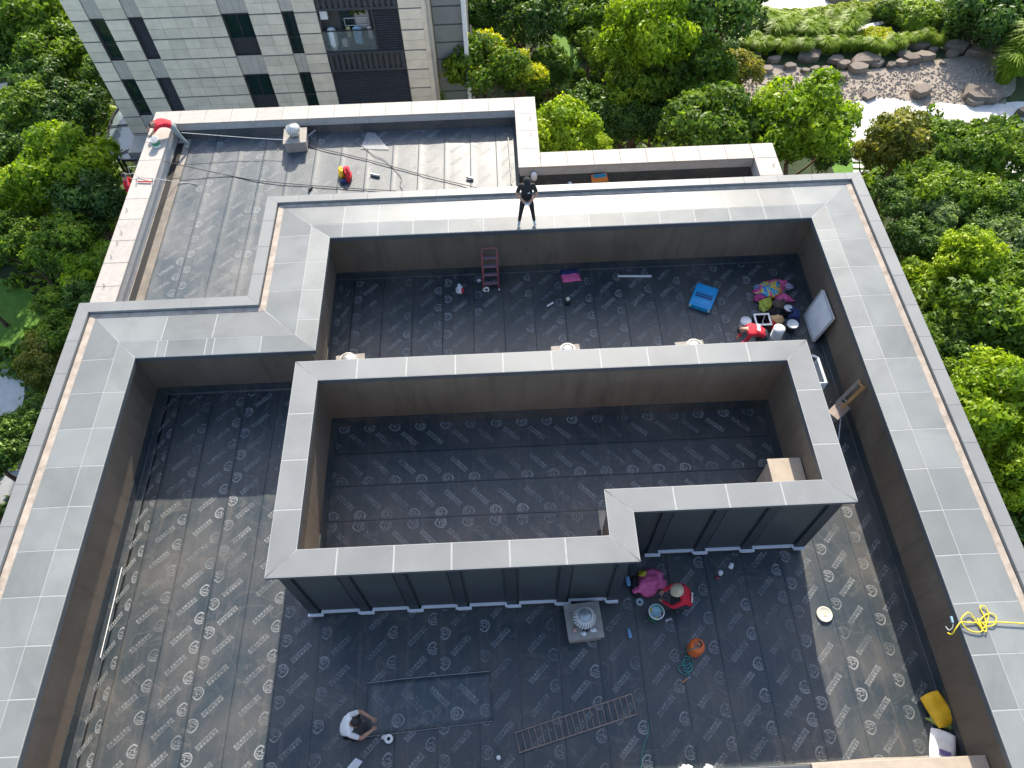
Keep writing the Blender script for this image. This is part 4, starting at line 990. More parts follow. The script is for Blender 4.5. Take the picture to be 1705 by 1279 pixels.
# --- people-sized tools: leaning step ladder
f0=P(818,484,0); y1=14.80; top=PY(818,413,y1)
lad=tag(empty('step_ladder',f0),'pink folding step ladder leaning against the back parapet','ladder')
H=Vector((0,y1-f0.y,top.z)); wd=.24
fr=MB(); path=[Vector((-wd,0,0)),H*.95+Vector((-wd*.93,0,0)),H*.985+Vector((-wd*.8,0,0)),H+Vector((-wd*.6,0,0)),H+Vector((wd*.6,0,0)),H*.985+Vector((wd*.8,0,0)),H*.95+Vector((wd*.93,0,0)),Vector((wd,0,0))]
fr.tube(path,.016,8); fr.build('front_frame',M_SALM,lad,smooth=True)
for s in (-1,1): MB().tube([Vector((s*wd*.85,.10,.0)),H*.86+Vector((s*wd*.85,.05,0))],.013,6).build('rear_leg',M_SALM,lad,smooth=True)
for k in range(4):
    q=H*(.16+.2*k); MB().box(q+Vector((0,.06,0)),(wd*1.85,.13,.025),(R_(-18),0,0)).build('step',C('step_grey%d'%k,(.22,.16,.2),.6),lad,bevel=.005); MB().tube([q+Vector((-wd,0,-.01)),q+Vector((wd,0,-.01))],.011,6).build('cross_bar',M_SALM,lad)
for s in (-1,1): MB().tube([Vector((s*wd,0,-.01)),H*.04+Vector((s*wd,0,.0))],.022,8).build('rubber_foot',M_WPL,lad)
def ring(loc,ro,ri,h,mat,name,label,cat,rot=None):
    b=MB(); n=20; prof=[(ri,0),(ro,0),(ro,h),(ri,h)]
    vs=[];fs=[]
    for k in range(n):
        a=6.2832*k/n
        for r,z in prof: vs.append((r*math.cos(a),r*math.sin(a),z))
    for k in range(n):
        j=(k+1)%n
        for i in range(4): fs.append((k*4+i,j*4+i,j*4+(i+1)%4,k*4+(i+1)%4))
    o=b.add(vs,fs).build(name,mat,loc=loc); 
    if rot: o.rotation_euler=rot
    return tag(o,label,cat)
FL=.022
ring(P(810,482,.02)+Vector((0,0,.012)),.085,.045,.06,M_WPL,'tape_roll','white tape roll at the foot of the pink step ladder','tape',(R_(60),0,0))
def sack(px,py,rad,mat,label,name='sack',cat='sack',seed=1,rz=0,z=0,rough=.28,tilt=0,parts=()):
    p=P(px,py,z+rad[2]*.6); b=MB().blob((0,0,0),rad,seed,rough,22,14,flat=-rad[2]*.55,freq=2.2)
    o=b.build(name,mat,smooth=True,loc=(p.x,p.y,z+rad[2]*.55+FL),rz=rz); o.rotation_euler=(tilt,0,rz); return tag(o,label,cat)
o=sack(765,483,(.10,.13,.16),M_WCL,'small white and red bag standing near the pink step ladder',name='bag',cat='bag',seed=4)
b=MB().blob((.07,-.03,.0),(.06,.09,.10),9,.2,12,8); b.build('red_flap',M_RED,o,smooth=True)
sack(798,468,(.06,.05,.04),M_WCL,'white scrap beside the pink step ladder',name='rag',cat='rag',seed=6)
def flatbag(corners,h,mats,label,name='empty_bag',seed=0,z=FL):
    """folded sheet-like bag: corners in px on the floor"""
    pts=[P(x_,y_,z) for x_,y_ in corners]; n=9; vs=[];fs=[]
    for i in range(n+1):
        for j in range(n+1):
            u,v=i/n,j/n; p=(pts[0]*(1-u)+pts[1]*u)*(1-v)+(pts[3]*(1-u)+pts[2]*u)*v
            k=noise.noise(p*6+Vector((seed,0,0))); ed=min(u,1-u,v,1-v)
            p=p+Vector((k*.02,noise.noise(p*6+Vector((0,seed,5)))*.02,h*(min(1,ed*6))*(.6+.6*abs(k))+.004)); vs.append(p)
    for i in range(n):
        for j in range(n): fs.append((i*(n+1)+j,(i+1)*(n+1)+j,(i+1)*(n+1)+j+1,i*(n+1)+j+1))
    b=MB().add(vs,fs); 
    if len(mats)>1: b.m=[(1 if (k//n)/n>.5 else 0) if False else (1 if (k%n)/n>.55 else 0) for k in range(n*n)]
    o=b.build(name,list(mats),smooth=True); s=o.modifiers.new('s','SOLIDIFY'); s.thickness=.012; s.offset=1
    return tag(o,label,'bag')
flatbag([(937,471),(968,468),(960,448),(932,450)],.06,(M_PINK,M_NAVY),'pink and navy flattened bag lying along the back parapet',seed=3)
# white strip, tube, canister
a,b_=P(1029,460,.05),P(1085,460,.05); tag(MB().box((a+b_)/2,((b_-a).length,.055,.05),(0,0,math.atan2(b_.y-a.y,b_.x-a.x))).build('white_batten',M_WPL,bevel=.006),'long white batten lying along the back parapet','batten')
cn=tag(empty('canister',P(945,506,0)),'black canister with a pale cap standing on the back roof','canister'); MB().lathe([(.085,.02),(.09,.05),(.09,.16),(.06,.19)],18).build('body',M_BLACK,cn,smooth=True); MB().lathe([(.055,.19),(.06,.20),(.06,.25),(.05,.26)],16).build('cap',M_CREAM,cn,smooth=True)
tag(MB().tube([P(911,510,.05),P(921,504,.05)],.028,10).build('sealant_tube',M_PAP),'white sealant tube lying near the black canister','tube')
tag(MB().tube([P(1057,509,.03),P(1061,502,.03)],.012,6).build('small_screwdriver',M_STEEL),'small steel screwdriver lying on the back roof','tool')
# blue plastic case
q=P(1170,500,0); bc=tag(empty('blue_case',q,R_(-27)),'blue plastic tool case with dark strap recess lying on the back roof','case')
b=MB().cube(-.33,.33,-.44,.44,.02,.20); b.build('shell',M_BLUE,bc,bevel=.03)
MB().cube(-.26,.26,-.36,-.02,.20,.215).build('lid_plate',M_BLUE,bc,bevel=.008)
MB().tube([(-.24,.02,.20),(-.24,.02,.235),(.24,.02,.235),(.24,.02,.20)],.014,6).build('handle',M_DBLUE,bc)
MB().cube(-.25,.25,-.10,-.04,.212,.224).build('strap',M_DBLUE,bc)
for s in (-.28,.28): MB().box((s,-.43,.13),(.06,.05,.09)).build('latch',M_CREAM,bc,bevel=.01)
MB().cube(-.28,.28,.10,.40,.20,.212).build('lid_panel',M_BLUE,bc,bevel=.006)
# leaning white board, white bracket, weathered box, plank
def quadboard(pts,t,mat,label,name,cat):
    pts=[Vector(p) for p in pts]; n=(pts[1]-pts[0]).cross(pts[2]-pts[0]).normalized()*t
    b=MB().add(pts+[p+n for p in pts],[(0,1,2,3),(7,6,5,4),(0,4,5,1),(1,5,6,2),(2,6,7,3),(3,7,4,0)]); return tag(b.build(name,mat,bevel=.004),label,cat)
wb=[PX(1370,483,8.93),PX(1388,531,8.93),P(1355,569,.05),P(1340,524,.05)]
o=quadboard(wb,.05,C('board_white',(.80,.80,.79),.5,stain=.2,scale=2),'white framed board leaning against the side parapet','leaning_board','board')
n_=(wb[1]-wb[0]).cross(wb[2]-wb[0]).normalized()
if n_.dot(CAM-wb[0])<0: n_=-n_
w=MB()
for i in range(4):
    p,q=wb[i],wb[(i+1)%4]; w.tube([p+n_*.03,q+n_*.03],.018,4)
w.build('board_frame',C('board_rim',(.42,.43,.44),.5),o)
wf=tag(empty('white_bracket',P(1372,640,0)),'white angle bracket frame standing in the side passage of the penthouse','bracket')
A0,A1,A2,A3=[P(x_,y_,1.0)-P(1372,640,0) for x_,y_ in ((1352,592),(1362,596),(1376,638),(1365,639))]
for p,q in ((A0,A1),(A1,A2),(A2,A3)): MB().tube([p,q],.035,4).build('bar',M_WHITE,wf)
for p in (A1,A2): MB().tube([p,Vector((p.x,p.y,.0))],.03,4).build('upright',M_WHITE,wf)
MB().add([A1-Vector((0,0,.05)),A2-Vector((0,0,.05)),A2-Vector((0,0,.85)),A1-Vector((0,0,.85))],[(0,1,2,3)]).build('panel',M_GRANW,wf)
pb=P(1396,684,.45); bxw=tag(empty('saw_stand',(pb.x,pb.y,0)),'weathered wooden box stand under the leaning plank frame','stand')
MB().box((0,0,.42),(.55,.34,.16),(0,0,R_(38))).build('box',M_GWOOD,bxw,bevel=.012)
for sx in (-.2,.2):
    for sy in (-.1,.1):
        cx,cy=sx*math.cos(R_(38))-sy*math.sin(R_(38)),sx*math.sin(R_(38))+sy*math.cos(R_(38)); MB().cube(cx-.02,cx+.02,cy-.02,cy+.02,.0,.36).build('leg',M_GWOOD,bxw)
pf=tag(empty('plank_frame',(pb.x,pb.y,.5)),'two orange-brown planks leaning from the wooden stand onto the side parapet','planks')
e1=PX(1432,633,8.96); e2=PX(1440,643,8.96); s1=P(1393,672,.55); s2=P(1401,680,.55)
for s_,e_,m_ in ((s1,e1,M_GWOOD),(s2,e2,M_WOOD)):
    d=e_-s_; L=d.length; b=MB(); M=Matrix.Translation((s_+e_)/2-pf.location)@d.to_track_quat('X','Z').to_matrix().to_4x4(); b.T=M; b.cube(-L/2,L/2,-.045,.045,-.012,.012); b.build('plank',m_,pf)
for t_ in (.25,.92):
    a=s1.lerp(e1,t_)-pf.location; c=s2.lerp(e2,t_)-pf.location; MB().tube([a+Vector((0,0,.02)),c+Vector((0,0,.02))],.028,4).build('cross_piece',M_WOOD if t_>.5 else M_RUST,pf)
tag(MB().tube([P(1400,693,.45),P(1396,736,.03)],.014,6).build('pale_pole',M_WPL),'thin pale pole propped below the wooden stand','pole')
# --- the heap of bags and buckets by the side parapet
def bucket(px,py,r,h,mat,label,lid=None,rz=0,name='bucket',fill=None,hand=True,zb=0):
    p=P(px,py,zb+h); e_=tag(empty(name,(p.x,p.y,zb+FL*.7),rz),label,'bucket')
    MB().lathe([(r*.84,0),(r*.86,.02),(r*.98,h-.06),(r*1.03,h-.05),(r*1.03,h-.02),(r,h),(r*.93,h),(r*.93,h-.03),(r*.85,.03),(0,.03)],24,caps=False).build('pail',mat,e_,smooth=True)
    if lid: MB().lathe([(r*1.05,h-.03),(r*1.05,h+.012),(r*.98,h+.018),(r*.95,h+.006),(0,h+.006)],24,caps=False).build('lid',lid,e_,smooth=True)
    if fill: MB().lathe([(r*.92,h-.07),(r*.5,h-.05),(0,h-.06)],20,caps=False).build('contents',fill,e_,smooth=True)
    if hand: MB().tube([(r*1.02*math.cos(a),r*1.02*math.sin(a)*.45-r*.8*math.sin(a)*.0,h-.04-.0+.0-abs(math.sin(a))*.10) for a in [math.pi*k/10 for k in range(11)]],.006,5).build('handle',M_STEEL,e_)
    return e_
bucket(1242,535,.145,.32,M_WPL,'bucket with a clean white lid beside the bent red worker',lid=M_WPL)
st=tag(empty('bucket_stack',tuple(P(1298,547,.62)*1.0-Vector((0,0,.62)))),'tall stack of nested white buckets beside the bent red worker','bucket stack')
for k in range(5): MB().lathe([(.125,k*.075),(.15,k*.075+.25),(.157,k*.075+.255),(.157,k*.075+.285),(.148,k*.075+.29),(.14,k*.075+.29),(.12,k*.075+.04),(0,k*.075+.04)],22,caps=False).build('pail',M_WPL,st,smooth=True)
MB().lathe([(.16,.59),(.16,.62),(.0,.625)],22,caps=False).build('lid',M_WPL,st,smooth=True)
bucket(1320,540,.15,.30,M_BLACK,'black bucket with a pale ribbed lid near the side parapet',lid=C('pale_lid',(.62,.66,.68),.5))
bucket(1314,512,.17,.30,M_BLACK,'black bucket stuffed with pale rags near the side parapet',fill=M_WCL)
fr_=tag(empty('empty_crate',tuple(P(1265,543,0))),'white-edged black crate standing by the colourful bags','crate')
MB().cube(-.21,.21,-.19,.19,.02,.05).build('base',M_BLACK,fr_)
for a in ((-.22,-.2,.22,-.17),(-.22,.17,.22,.2),(-.22,-.17,-.19,.17),(.19,-.17,.22,.17)): MB().cube(a[0],a[2],a[1],a[3],.02,.30).build('side',M_BLACK,fr_)
for a in ((-.23,-.21,.23,-.16),(-.23,.16,.23,.21),(-.23,-.16,-.18,.16),(.18,-.16,.23,.16)): MB().cube(a[0],a[2],a[1],a[3],.302,.325).build('rim',M_WPL,fr_)
MB().tube([(-.02,-.14,.31),(.02,.0,.24),(.08,.1,.3),(.05,.17,.33)],.008,5).build('loose_cord',M_WPL,fr_)
def heap(px,py,rad,mat,label,seed,rz=0,z=0,name='sack',cat='sack'): return sack(px,py,rad,mat,label,name,cat,seed,rz,z,.3)
heap(1283,484,(.42,.30,.16),M_MUL,'large printed bag in blue, yellow and pink on top of the heap',21,.2)
heap(1300,474,(.20,.14,.12),M_PINK,'pink crumpled bag at the back of the heap',22,.4); heap(1266,496,(.22,.13,.10),C('magenta_sack',(.5,.05,.2),.6,bump=.5,bscale=18),'magenta folded bag at the edge of the heap',23,.2)
heap(1304,497,(.26,.15,.09),M_PINK,'pale pink bag with a curled edge beside the black buckets',24,-.3)
heap(1274,508,(.17,.26,.13),M_LIME,'lime-yellow bag slumped in front of the heap',25,-.5)
heap(1297,507,(.22,.18,.10),C('brown_rags',(.14,.10,.07),.9,bump=.6),'dark brown bundle of rags inside the heap',26); heap(1290,522,(.25,.16,.10),M_BLACKC,'black net bag in front of the heap',27)
heap(1322,525,(.16,.20,.20),M_NAVY,'navy blue bag beside the pale-lidded bucket',28,.3); heap(1291,534,(.22,.14,.16),C('peach_sack',(.72,.45,.22),.6,bump=.4,bscale=18),'peach and red bag wedged between crate and buckets',29); heap(1283,541,(.12,.12,.14),M_RED,'small red bag against the bucket stack',30)
heap(1262,480,(.14,.10,.08),C('grey_blue_bag',(.2,.25,.38),.6),'grey-blue bag at the edge of the printed one',31); heap(1312,478,(.16,.12,.09),C('mauve_film',(.42,.34,.45),.4),'mauve plastic film sticking out behind the heap',32)
# --- front roof: steel ladder, loose membrane sheet, gas bottle, tools
A,B,Cc,D=P(856,1221,.03),P(1053,1155,.03),P(1062,1189,.03),P(864,1254,.03)
ld=tag(empty('steel_ladder',tuple((A+D)/2)),'long rusty steel ladder lying flat on the front roof','ladder'); off=(A+D)/2
MB().tube([A-off,B-off],.018,6).build('rail',M_RUST,ld); MB().tube([D-off,Cc-off],.018,6).build('rail',M_RUST,ld)
for k in range(20):
    t_=.01+.98*k/19; MB().tube([A.lerp(B,t_)-off,D.lerp(Cc,t_)-off],.012,6).build('rung',M_RUST,ld)
sh=[P(608,1228,.02),P(820,1201,.02),P(815,1118,.02),P(612,1136,.02)]
vs=[];fs=[];n,m=16,8
def shp(u,v,dz=0):
    p=(sh[0]*(1-u)+sh[1]*u)*(1-v)+(sh[3]*(1-u)+sh[2]*u)*v; return p+Vector((0,0,dz+.012*abs(noise.noise(p*1.6))+.004+(.05*max(0,.12-u)*8 if v<.5 else 0)))
for i in range(n+1):
    for j in range(m+1): vs.append(shp(i/n,j/m))
for i in range(n):
    for j in range(m): fs.append((i*(m+1)+j,(i+1)*(m+1)+j,(i+1)*(m+1)+j+1,i*(m+1)+j+1))
sheet=MB().add(vs,fs).build('membrane_sheet',M_MEM3,smooth=True); sm=sheet.modifiers.new('s','SOLIDIFY'); sm.thickness=.006; sm.offset=-1
tag(sheet,'loose rectangle of printed membrane in front of the white-shirted worker','membrane sheet')
pv=[];pf=[]
for k in range(4):
    idx={}
    for f in MOT[1]:
        ok=True
        for i in f:
            a,b_=MOT[0][i]; t_=.13+k*.63+b_; s_=.24+a
            if not(0.02<s_<.98 and .02<t_<2.66): ok=False
        if not ok: continue
        for i in f:
            if i not in idx:
                a,b_=MOT[0][i]; idx[i]=len(pv); pv.append(shp((.13+k*.63+b_)/2.7,1-(.24+a)/1.02,.004))
        pf.append(tuple(idx[i] for i in f))
tag(MB().add(pv,pf).build('print',M_PRINT,sheet),kind='stuff')
w=MB(); w.tube([shp(0,.98,.01),shp(.3,1.0,.02),shp(.6,1.0,.012),shp(1,1.0,.012)],.006,4); w.tube([shp(0,0,.006),shp(.5,0,.006),shp(1,0,.006)],.005,4); w.build('cut_edge',C('pale_edge',(.42,.44,.44),.6),sheet)
ring(P(648,1231,.03)+Vector((0,0,.02)),.09,.04,.06,M_WPL,'tape_roll','white tape roll at the corner of the loose membrane sheet','tape')
tag(MB().blob((0,0,0),(.07,.05,.03),3,.3,12,8,flat=-.01).build('rag',M_WCL,smooth=True,loc=P(640,1228,.03)+Vector((0,0,.02))),'white rag next to the tape roll on the loose sheet','rag')
quadboard([P(578,1278,.03),P(592,1262,.03),P(604,1268,.03),P(590,1286,.03)],.01,M_PAP,'sheet of white paper on the floor behind the white-shirted worker','paper_sheet','paper')
tag(MB().blob((0,0,0),(.05,.05,.03),5,.2,12,8,flat=-.01).build('paper_cup',M_WPL,smooth=True,loc=P(830,1262,.03)),'white cup lying beside the ladder end','cup')
# gas bottle
g=P(1154,1084,0); gb_=tag(empty('gas_bottle',(g.x,g.y,FL*.6)),'orange gas bottle standing on the front roof','gas bottle')
MB().lathe([(.12,0),(.13,.03),(.165,.09),(.17,.14),(.17,.42),(.16,.49),(.12,.545),(.05,.57)],28).build('body',M_ORG,gb_,smooth=True)
MB().lathe([(.13,-.005),(.14,-.005),(.14,.05),(.13,.05)],24).build('foot_ring',M_ORG,gb_,smooth=True)
b=MB()
for k in range(18):
    if k in (4,5,13): continue
    a0,a1=[6.283*(k+i)/18 for i in (0,1)]; pts=[(math.cos(a)*.085,math.sin(a)*.085,z_) for z_ in (.54,.64) for a in (a0,a1)]; b.add([pts[0],pts[1],pts[3],pts[2]],[(0,1,2,3)])
o=b.build('guard_collar',M_RUST,gb_); o.modifiers.new('s','SOLIDIFY').thickness=.008
MB().lathe([(.02,.56),(.02,.62),(.028,.63),(.028,.66),(0,.665)],12).build('valve',M_RUST,gb_,smooth=True)
hp=[g+Vector((0,-.03,.62)),g+Vector((-.14,-.08,.5)),P(1139,1083,.04)]
for i in range(40):
    a=i*.62; q=P(1140+6*math.sin(a*.15)+(2+9*(.6+.4*math.sin(i*.9)))*math.cos(a),1098+i*.5+9*math.sin(a),.035+.01*(i%3)); hp.append(q)
hp+=[P(1148,1126,.03),P(1143,1131,.03)]
def smooth(pts,n=4):
    out=[]
    for i in range(len(pts)-1):
        p0,p1,p2,p3=pts[max(0,i-1)],pts[i],pts[i+1],pts[min(len(pts)-1,i+2)]
        for j in range(n):
            t=j/n; out.append(.5*((2*p1)+(-p0+p2)*t+(2*p0-5*p1+4*p2-p3)*t*t+(-p0+3*p1-3*p2+p3)*t**3))
    return out+[pts[-1]]
tag(MB().tube(smooth(hp,3),.011,6).build('gas_hose',M_TURQ,smooth=True),'turquoise gas hose coiled beside the orange gas bottle','hose')
tr_=tag(empty('gas_torch',tuple(P(1143,1131,.03))),'brass-headed gas torch at the end of the hose','torch')
MB().tube([(0,0,.01),(-.10,-.07,.02)],.018,8).build('head',M_WOOD,tr_); MB().tube([(0,0,.01),(.09,.03,.02)],.009,6).build('stem',M_STEEL,tr_)
tag(MB().tube(smooth([P(1079,1203,.03),P(1079,1220,.03),P(1074,1235,.03),P(1069,1255,.03),P(1068,1279,.03)],4),.008,6).build('thin_hose',M_TURQ),'thin green hose end beyond the ladder tip','hose')
# white lid/bucket on the sunny strip
q=P(1373,1023,.05); e_=tag(empty('round_cover',(q.x,q.y,FL*.8)),'pale round bucket lid lying alone on the sunlit strip of the front roof','cover'); MB().lathe([(.165,0),(.175,.01),(.175,.045),(.16,.05),(.15,.04),(0,.042)],28,caps=False).build('rim',M_CREAM,e_,smooth=True); MB().blob((.01,-.02,.045),(.05,.05,.006),3,.2,12,6).build('sealant_smear',C('sealant_smear',(.5,.46,.36),.7),e_)
# paint bucket with mixed colours
def palette():
    m,t,b,out=nt('mixed_rags'); co=t.nodes.new('ShaderNodeTexCoord').outputs['Object']; n=t.nodes.new('ShaderNodeTexVoronoi'); n.inputs['Scale'].default_value=9; t.links.new(co,n.inputs['Vector'])
    sp=t.nodes.new('ShaderNodeSeparateColor'); t.links.new(n.outputs['Color'],sp.inputs[0]); r=ramp(t,sp.outputs[0],[(.0,(.4,.03,.06)),(.3,(.25,.4,.45)),(.55,(.65,.5,.08)),(.8,(.35,.5,.55))]); r.node.color_ramp.interpolation='CONSTANT'; t.links.new(r,b.inputs['Base Color']); return m
bucket(1093,1019,.165,.36,M_GREEN,'green bucket with a white rim filled with coloured rags',fill=palette()); o=[x for x in bpy.data.objects if x.name.startswith('pail')][-1]
e_=o.parent; MB().lathe([(.158,.345),(.178,.345),(.178,.372),(.158,.372)],26,caps=False).build('rim',M_WPL,e_,smooth=True)
sack(1081,972,(.34,.26,.14),M_PINK,'big pink sack dumped in the penthouse corner',seed=41,rough=.3,rz=.3)
sack(1070,958,(.10,.10,.10),C('yellow_bag',(.6,.5,.03),.6),'yellow bag corner behind the big pink sack',name='bag',cat='bag',seed=42); sack(1098,961,(.05,.07,.10),M_CREAM,'cream bottle behind the big pink sack',name='bottle',cat='bottle',seed=43)
tag(MB().box(P(1046,968,.1)+Vector((0,0,0)),(.10,.22,.06),(0,0,.1)).build('blue_wrapper',M_LBLUE,bevel=.02),'light blue wrapper against the penthouse front wall','wrapper')
sack(1058,976,(.12,.22,.10),M_BLACKC,'black cloth bundle between wrapper and pink sack',name='cloth_bundle',cat='cloth',seed=44)
ring(P(1065,1003,.05)+Vector((0,0,-.02)),.085,.03,.06,C('grey_tape',(.35,.45,.45),.5),'tape_roll','grey tape roll above the green bucket','tape')
b=MB().lathe([(.035,0),(.04,.02),(.04,.14),(.018,.19),(.018,.215),(0,.216)],14); o=b.build('blue_bottle',M_LBLUE,smooth=True,loc=P(1050,1062,.06)); o.rotation_euler=(R_(-84),0,R_(8)); tag(o,'light blue bottle lying below the green bucket','bottle')
tag(MB().box(P(1113,1032,.03),(.16,.05,.02),(0,0,.35)).build('scraper',M_STEEL,bevel=.004),'steel scraper lying beside the green bucket','scraper')
for i,(px,py,l) in enumerate(((1219,938,'white roll lying in front of the penthouse side panels'),(1199,955,'small pale cup standing in front of the penthouse side panels'))):
    o=MB().lathe([(.05,0),(.055,.02),(.055,.12),(.04,.13),(0,.13)],14).build('cup' if i else 'paper_roll',M_WPL,smooth=True,loc=P(px,py,.05)-Vector((0,0,.03)))
    if not i: o.rotation_euler=(R_(80),0,R_(-30))
    tag(o,l,'cup' if i else 'roll')
sack(1194,962,(.05,.04,.03),C('maroon_rag',(.25,.05,.08),.9),'maroon scrap beside the small pale cup',name='rag',cat='rag',seed=45)
# sacks in the bottom corner
def pillow(px,py,sx,sy,sz,mats,label,rz,name='sack',z=0,band=None):
    p=P(px,py,z+sz); e_=empty(name,(p.x,p.y,z+FL*.6),rz); vs=[];fs=[];n=10
    for s in (1,-1):
        for i in range(n+1):
            for j in range(n+1):
                u,v=2*i/n-1,2*j/n-1; k=(1-u**4)*(1-v**4); x_,y_=u*sx*(1-.06*v*v),v*sy*(1-.08*u*u); q=noise.noise(Vector((x_*5,y_*5,px)))*.05*k
                vs.append((x_+q,y_+q,sz*(1+s*(.96*k**.5))+q*.5))
    N=(n+1)**2
    for b_ in (0,1):
        for i in range(n):
            for j in range(n):
                f=(b_*N+i*(n+1)+j,b_*N+(i+1)*(n+1)+j,b_*N+(i+1)*(n+1)+j+1,b_*N+i*(n+1)+j+1); fs.append(f if not b_ else f[::-1])
    MB().add(vs,fs).build('body',mats[0],e_,smooth=True)
    if band: MB().box((0,-sy*.35,sz*1.98),(sx*.9,sy*.28,.012)).build('printed_patch',band,e_)
    return tag(e_,label,'sack')
pillow(1562,1181,.24,.34,.12,[M_YEL],'yellow sack slumped at the foot of the side parapet',R_(18)); o=sack(1566,1203,(.24,.10,.08),C('green_print',(.25,.32,.08),.6),'green and white folded bag under the yellow sack',name='bag',cat='bag',seed=51,rz=-.35)
pillow(1569,1245,.26,.34,.11,[M_WCL],'white cement sack with a purple patch near the front parapet',R_(-22),band=C('purple_print',(.16,.12,.3),.6)); sack(1560,1275,(.30,.12,.07),M_DBLUE,'dark blue sheet folded under the white cement sack',name='tarpaulin',cat='tarpaulin',seed=52,rz=-.3)
for i,(px,l) in enumerate(((1142,'white crumpled bag at the foot of the front parapet'),(1180,'smaller white crumpled bag beside the other one'))): sack(px,1281,(.13-.04*i,.08,.06),M_WCL,l,name='bag',cat='bag',seed=60+i)
# --- yellow rope with hooks on the coping
rp=[PX(1760,1047,10.9)] if False else []
rope=[(1730,1040),(1700,1038),(1660,1036),(1630,1037),(1600,1034),(1612,1020),(1622,1030),(1632,1044),(1642,1052),(1640,1030),(1632,1012),(1640,1010),(1646,1026),(1638,1046),(1630,1036),(1645,1022),(1658,1026),(1656,1040),(1640,1042),(1628,1030),(1636,1050),(1620,1052),(1606,1044),(1600,1036)]
pts=[P(x_,y_,ZG+.02+.012*(i%3)) for i,(x_,y_) in enumerate(rope)]+[P(1592,1046,ZG+.02),P(1585,1056,1.95),P(1578,1054,1.86)]
tag(MB().tube(smooth(pts,4),.013,6).build('yellow_rope',M_YROPE,smooth=True),'yellow rope looped on the grey coping','rope')
hk=tag(empty('rope_hook',tuple(P(1586,1040,ZI))),'steel rope hook with a pale blue grip on the coping lip','hook'); o0=P(1586,1040,ZI)
MB().tube([Vector((0,.03,.03)),Vector((0,.15,.05))],.025,8).build('grip',C('pale_blue_grip',(.3,.45,.5),.4),hk); MB().tube(smooth([Vector((0,.02,.03)),Vector((-.03,-.06,.02)),Vector((-.10,-.10,-.02)),Vector((-.12,-.02,-.05))],4),.010,6).build('hook_wire',M_STEEL,hk)
# --- lower roof odds and ends
b=MB().tube(smooth([P(270,268,.4),P(380,292,.05),P(440,302,.05),P(560,312,.05),P(660,318,.05)],6),.014,6); tag(b.build('power_cable',M_BLACK),'black cable running low across the lower roof past the red bag','cable')
b=MB().tube(smooth([P(480,236,.05),P(540,249,.05),P(620,268,.05),P(700,290,.05),P(795,313,.05)],6),.014,6); tag(b.build('power_cable',M_BLACK),'black cable running from the lower roof ventilator to the metal rim','cable')
b=MB().tube(smooth([P(586,234,.04),P(605,245,.04),P(622,258,.04),P(640,266,.04),P(655,280,.04),P(668,296,.04),P(666,308,.04),P(672,318,.04)],5),.011,6); tag(b.build('extension_lead',M_FASC),'thin dark cord wriggling between the two black cables','lead')
b=MB().tube(smooth([P(302,221,.62),P(420,230,.45),P(475,233,.42)],6),.011,6); tag(b.build('safety_rope',M_ROPE),'pale rope from the bending worker to the lower roof ventilator','rope')
b=MB().tube(smooth([P(228,294,.62),P(262,298,.62),P(300,304,.05),P(330,306,.05)],6),.011,6); tag(b.build('safety_rope',M_ROPE),'pale rope over the granite parapet to the hanging worker','rope')
sack(579,290,(.11,.30,.22),M_RED,'red crumpled bag standing on the lower roof',name='bag',cat='bag',seed=71,rz=.2); sack(569,290,(.10,.22,.17),M_YEL,'yellow bag tucked beside the red crumpled bag',name='bag',cat='bag',seed=72,rz=.2); sack(573,303,(.12,.10,.08),M_NAVY,'dark blue bag end in front of the red crumpled bag',name='bag',cat='bag',seed=73)
for (x0,y0,x1_,y1_),m_,l in (((617,290,632,293),M_STEEL,'small steel roller lying beside the red crumpled bag'),((777,295,788,298),M_STEEL,'small steel roller lying near the granite step'),((514,317,519,312),M_BLACK,'small black torch lying near the metal rim')):
    tag(MB().tube([P(x0,y0,.06),P(x1_,y1_,.06)],.045,10).build('hand_roller',m_),l,'roller')
o=quadboard([P(600,248,.03),P(648,249,.03),P(625,222,.03),P(612,220,.03)],.006,glassmat('clear_film',(.5,.5,.5),.25,.35),'clear plastic film lying on the lower roof','plastic_film','film')
o=quadboard([PY(985,303,18.86),PY(1013,301,18.86),PY(1010,288,18.90),PY(984,291,18.90)],.05,C('yellow_red_print',(.70,.40,.08),.6,tint=(.75,.10,.05),scale=14),'yellow and blue bag propped against the wall of the narrow drain roof','printed_bag','bag'); quadboard([PY(988,296,18.80),PY(1009,294,18.80),PY(1009,289,18.80),PY(988,291,18.80)],.02,M_BLUE,'x','y','z'); y_=[x for x in bpy.data.objects if x.name=='y'][0]; y_.name='blue_panel'; y_.parent=o; [y_.__delitem__(k) for k in ('label','category')]
b=MB().lathe([(.07,-.0),(.11,.10),(.10,.24),(.05,.32),(.0,.33)],16); tag(b.build('white_bag',M_WPL,smooth=True,loc=PY(889,300,18.84)),'white bag hanging at the end of the drain roof behind the man in black','bag')
tag(MB().blob((0,0,0),(.07,.06,.04),2,.3,12,8).build('rag',M_WCL,smooth=True,loc=PY(949,305,18.8)),'white scrap on the floor of the narrow drain roof','rag')
b=MB().tube([P(846,228,.06),P(848,255,.06),P(852,308,.06)],.018,6); tag(b.build('dark_conduit',M_FASC),'dark conduit lying along the lower roof edge below the granite step','conduit')
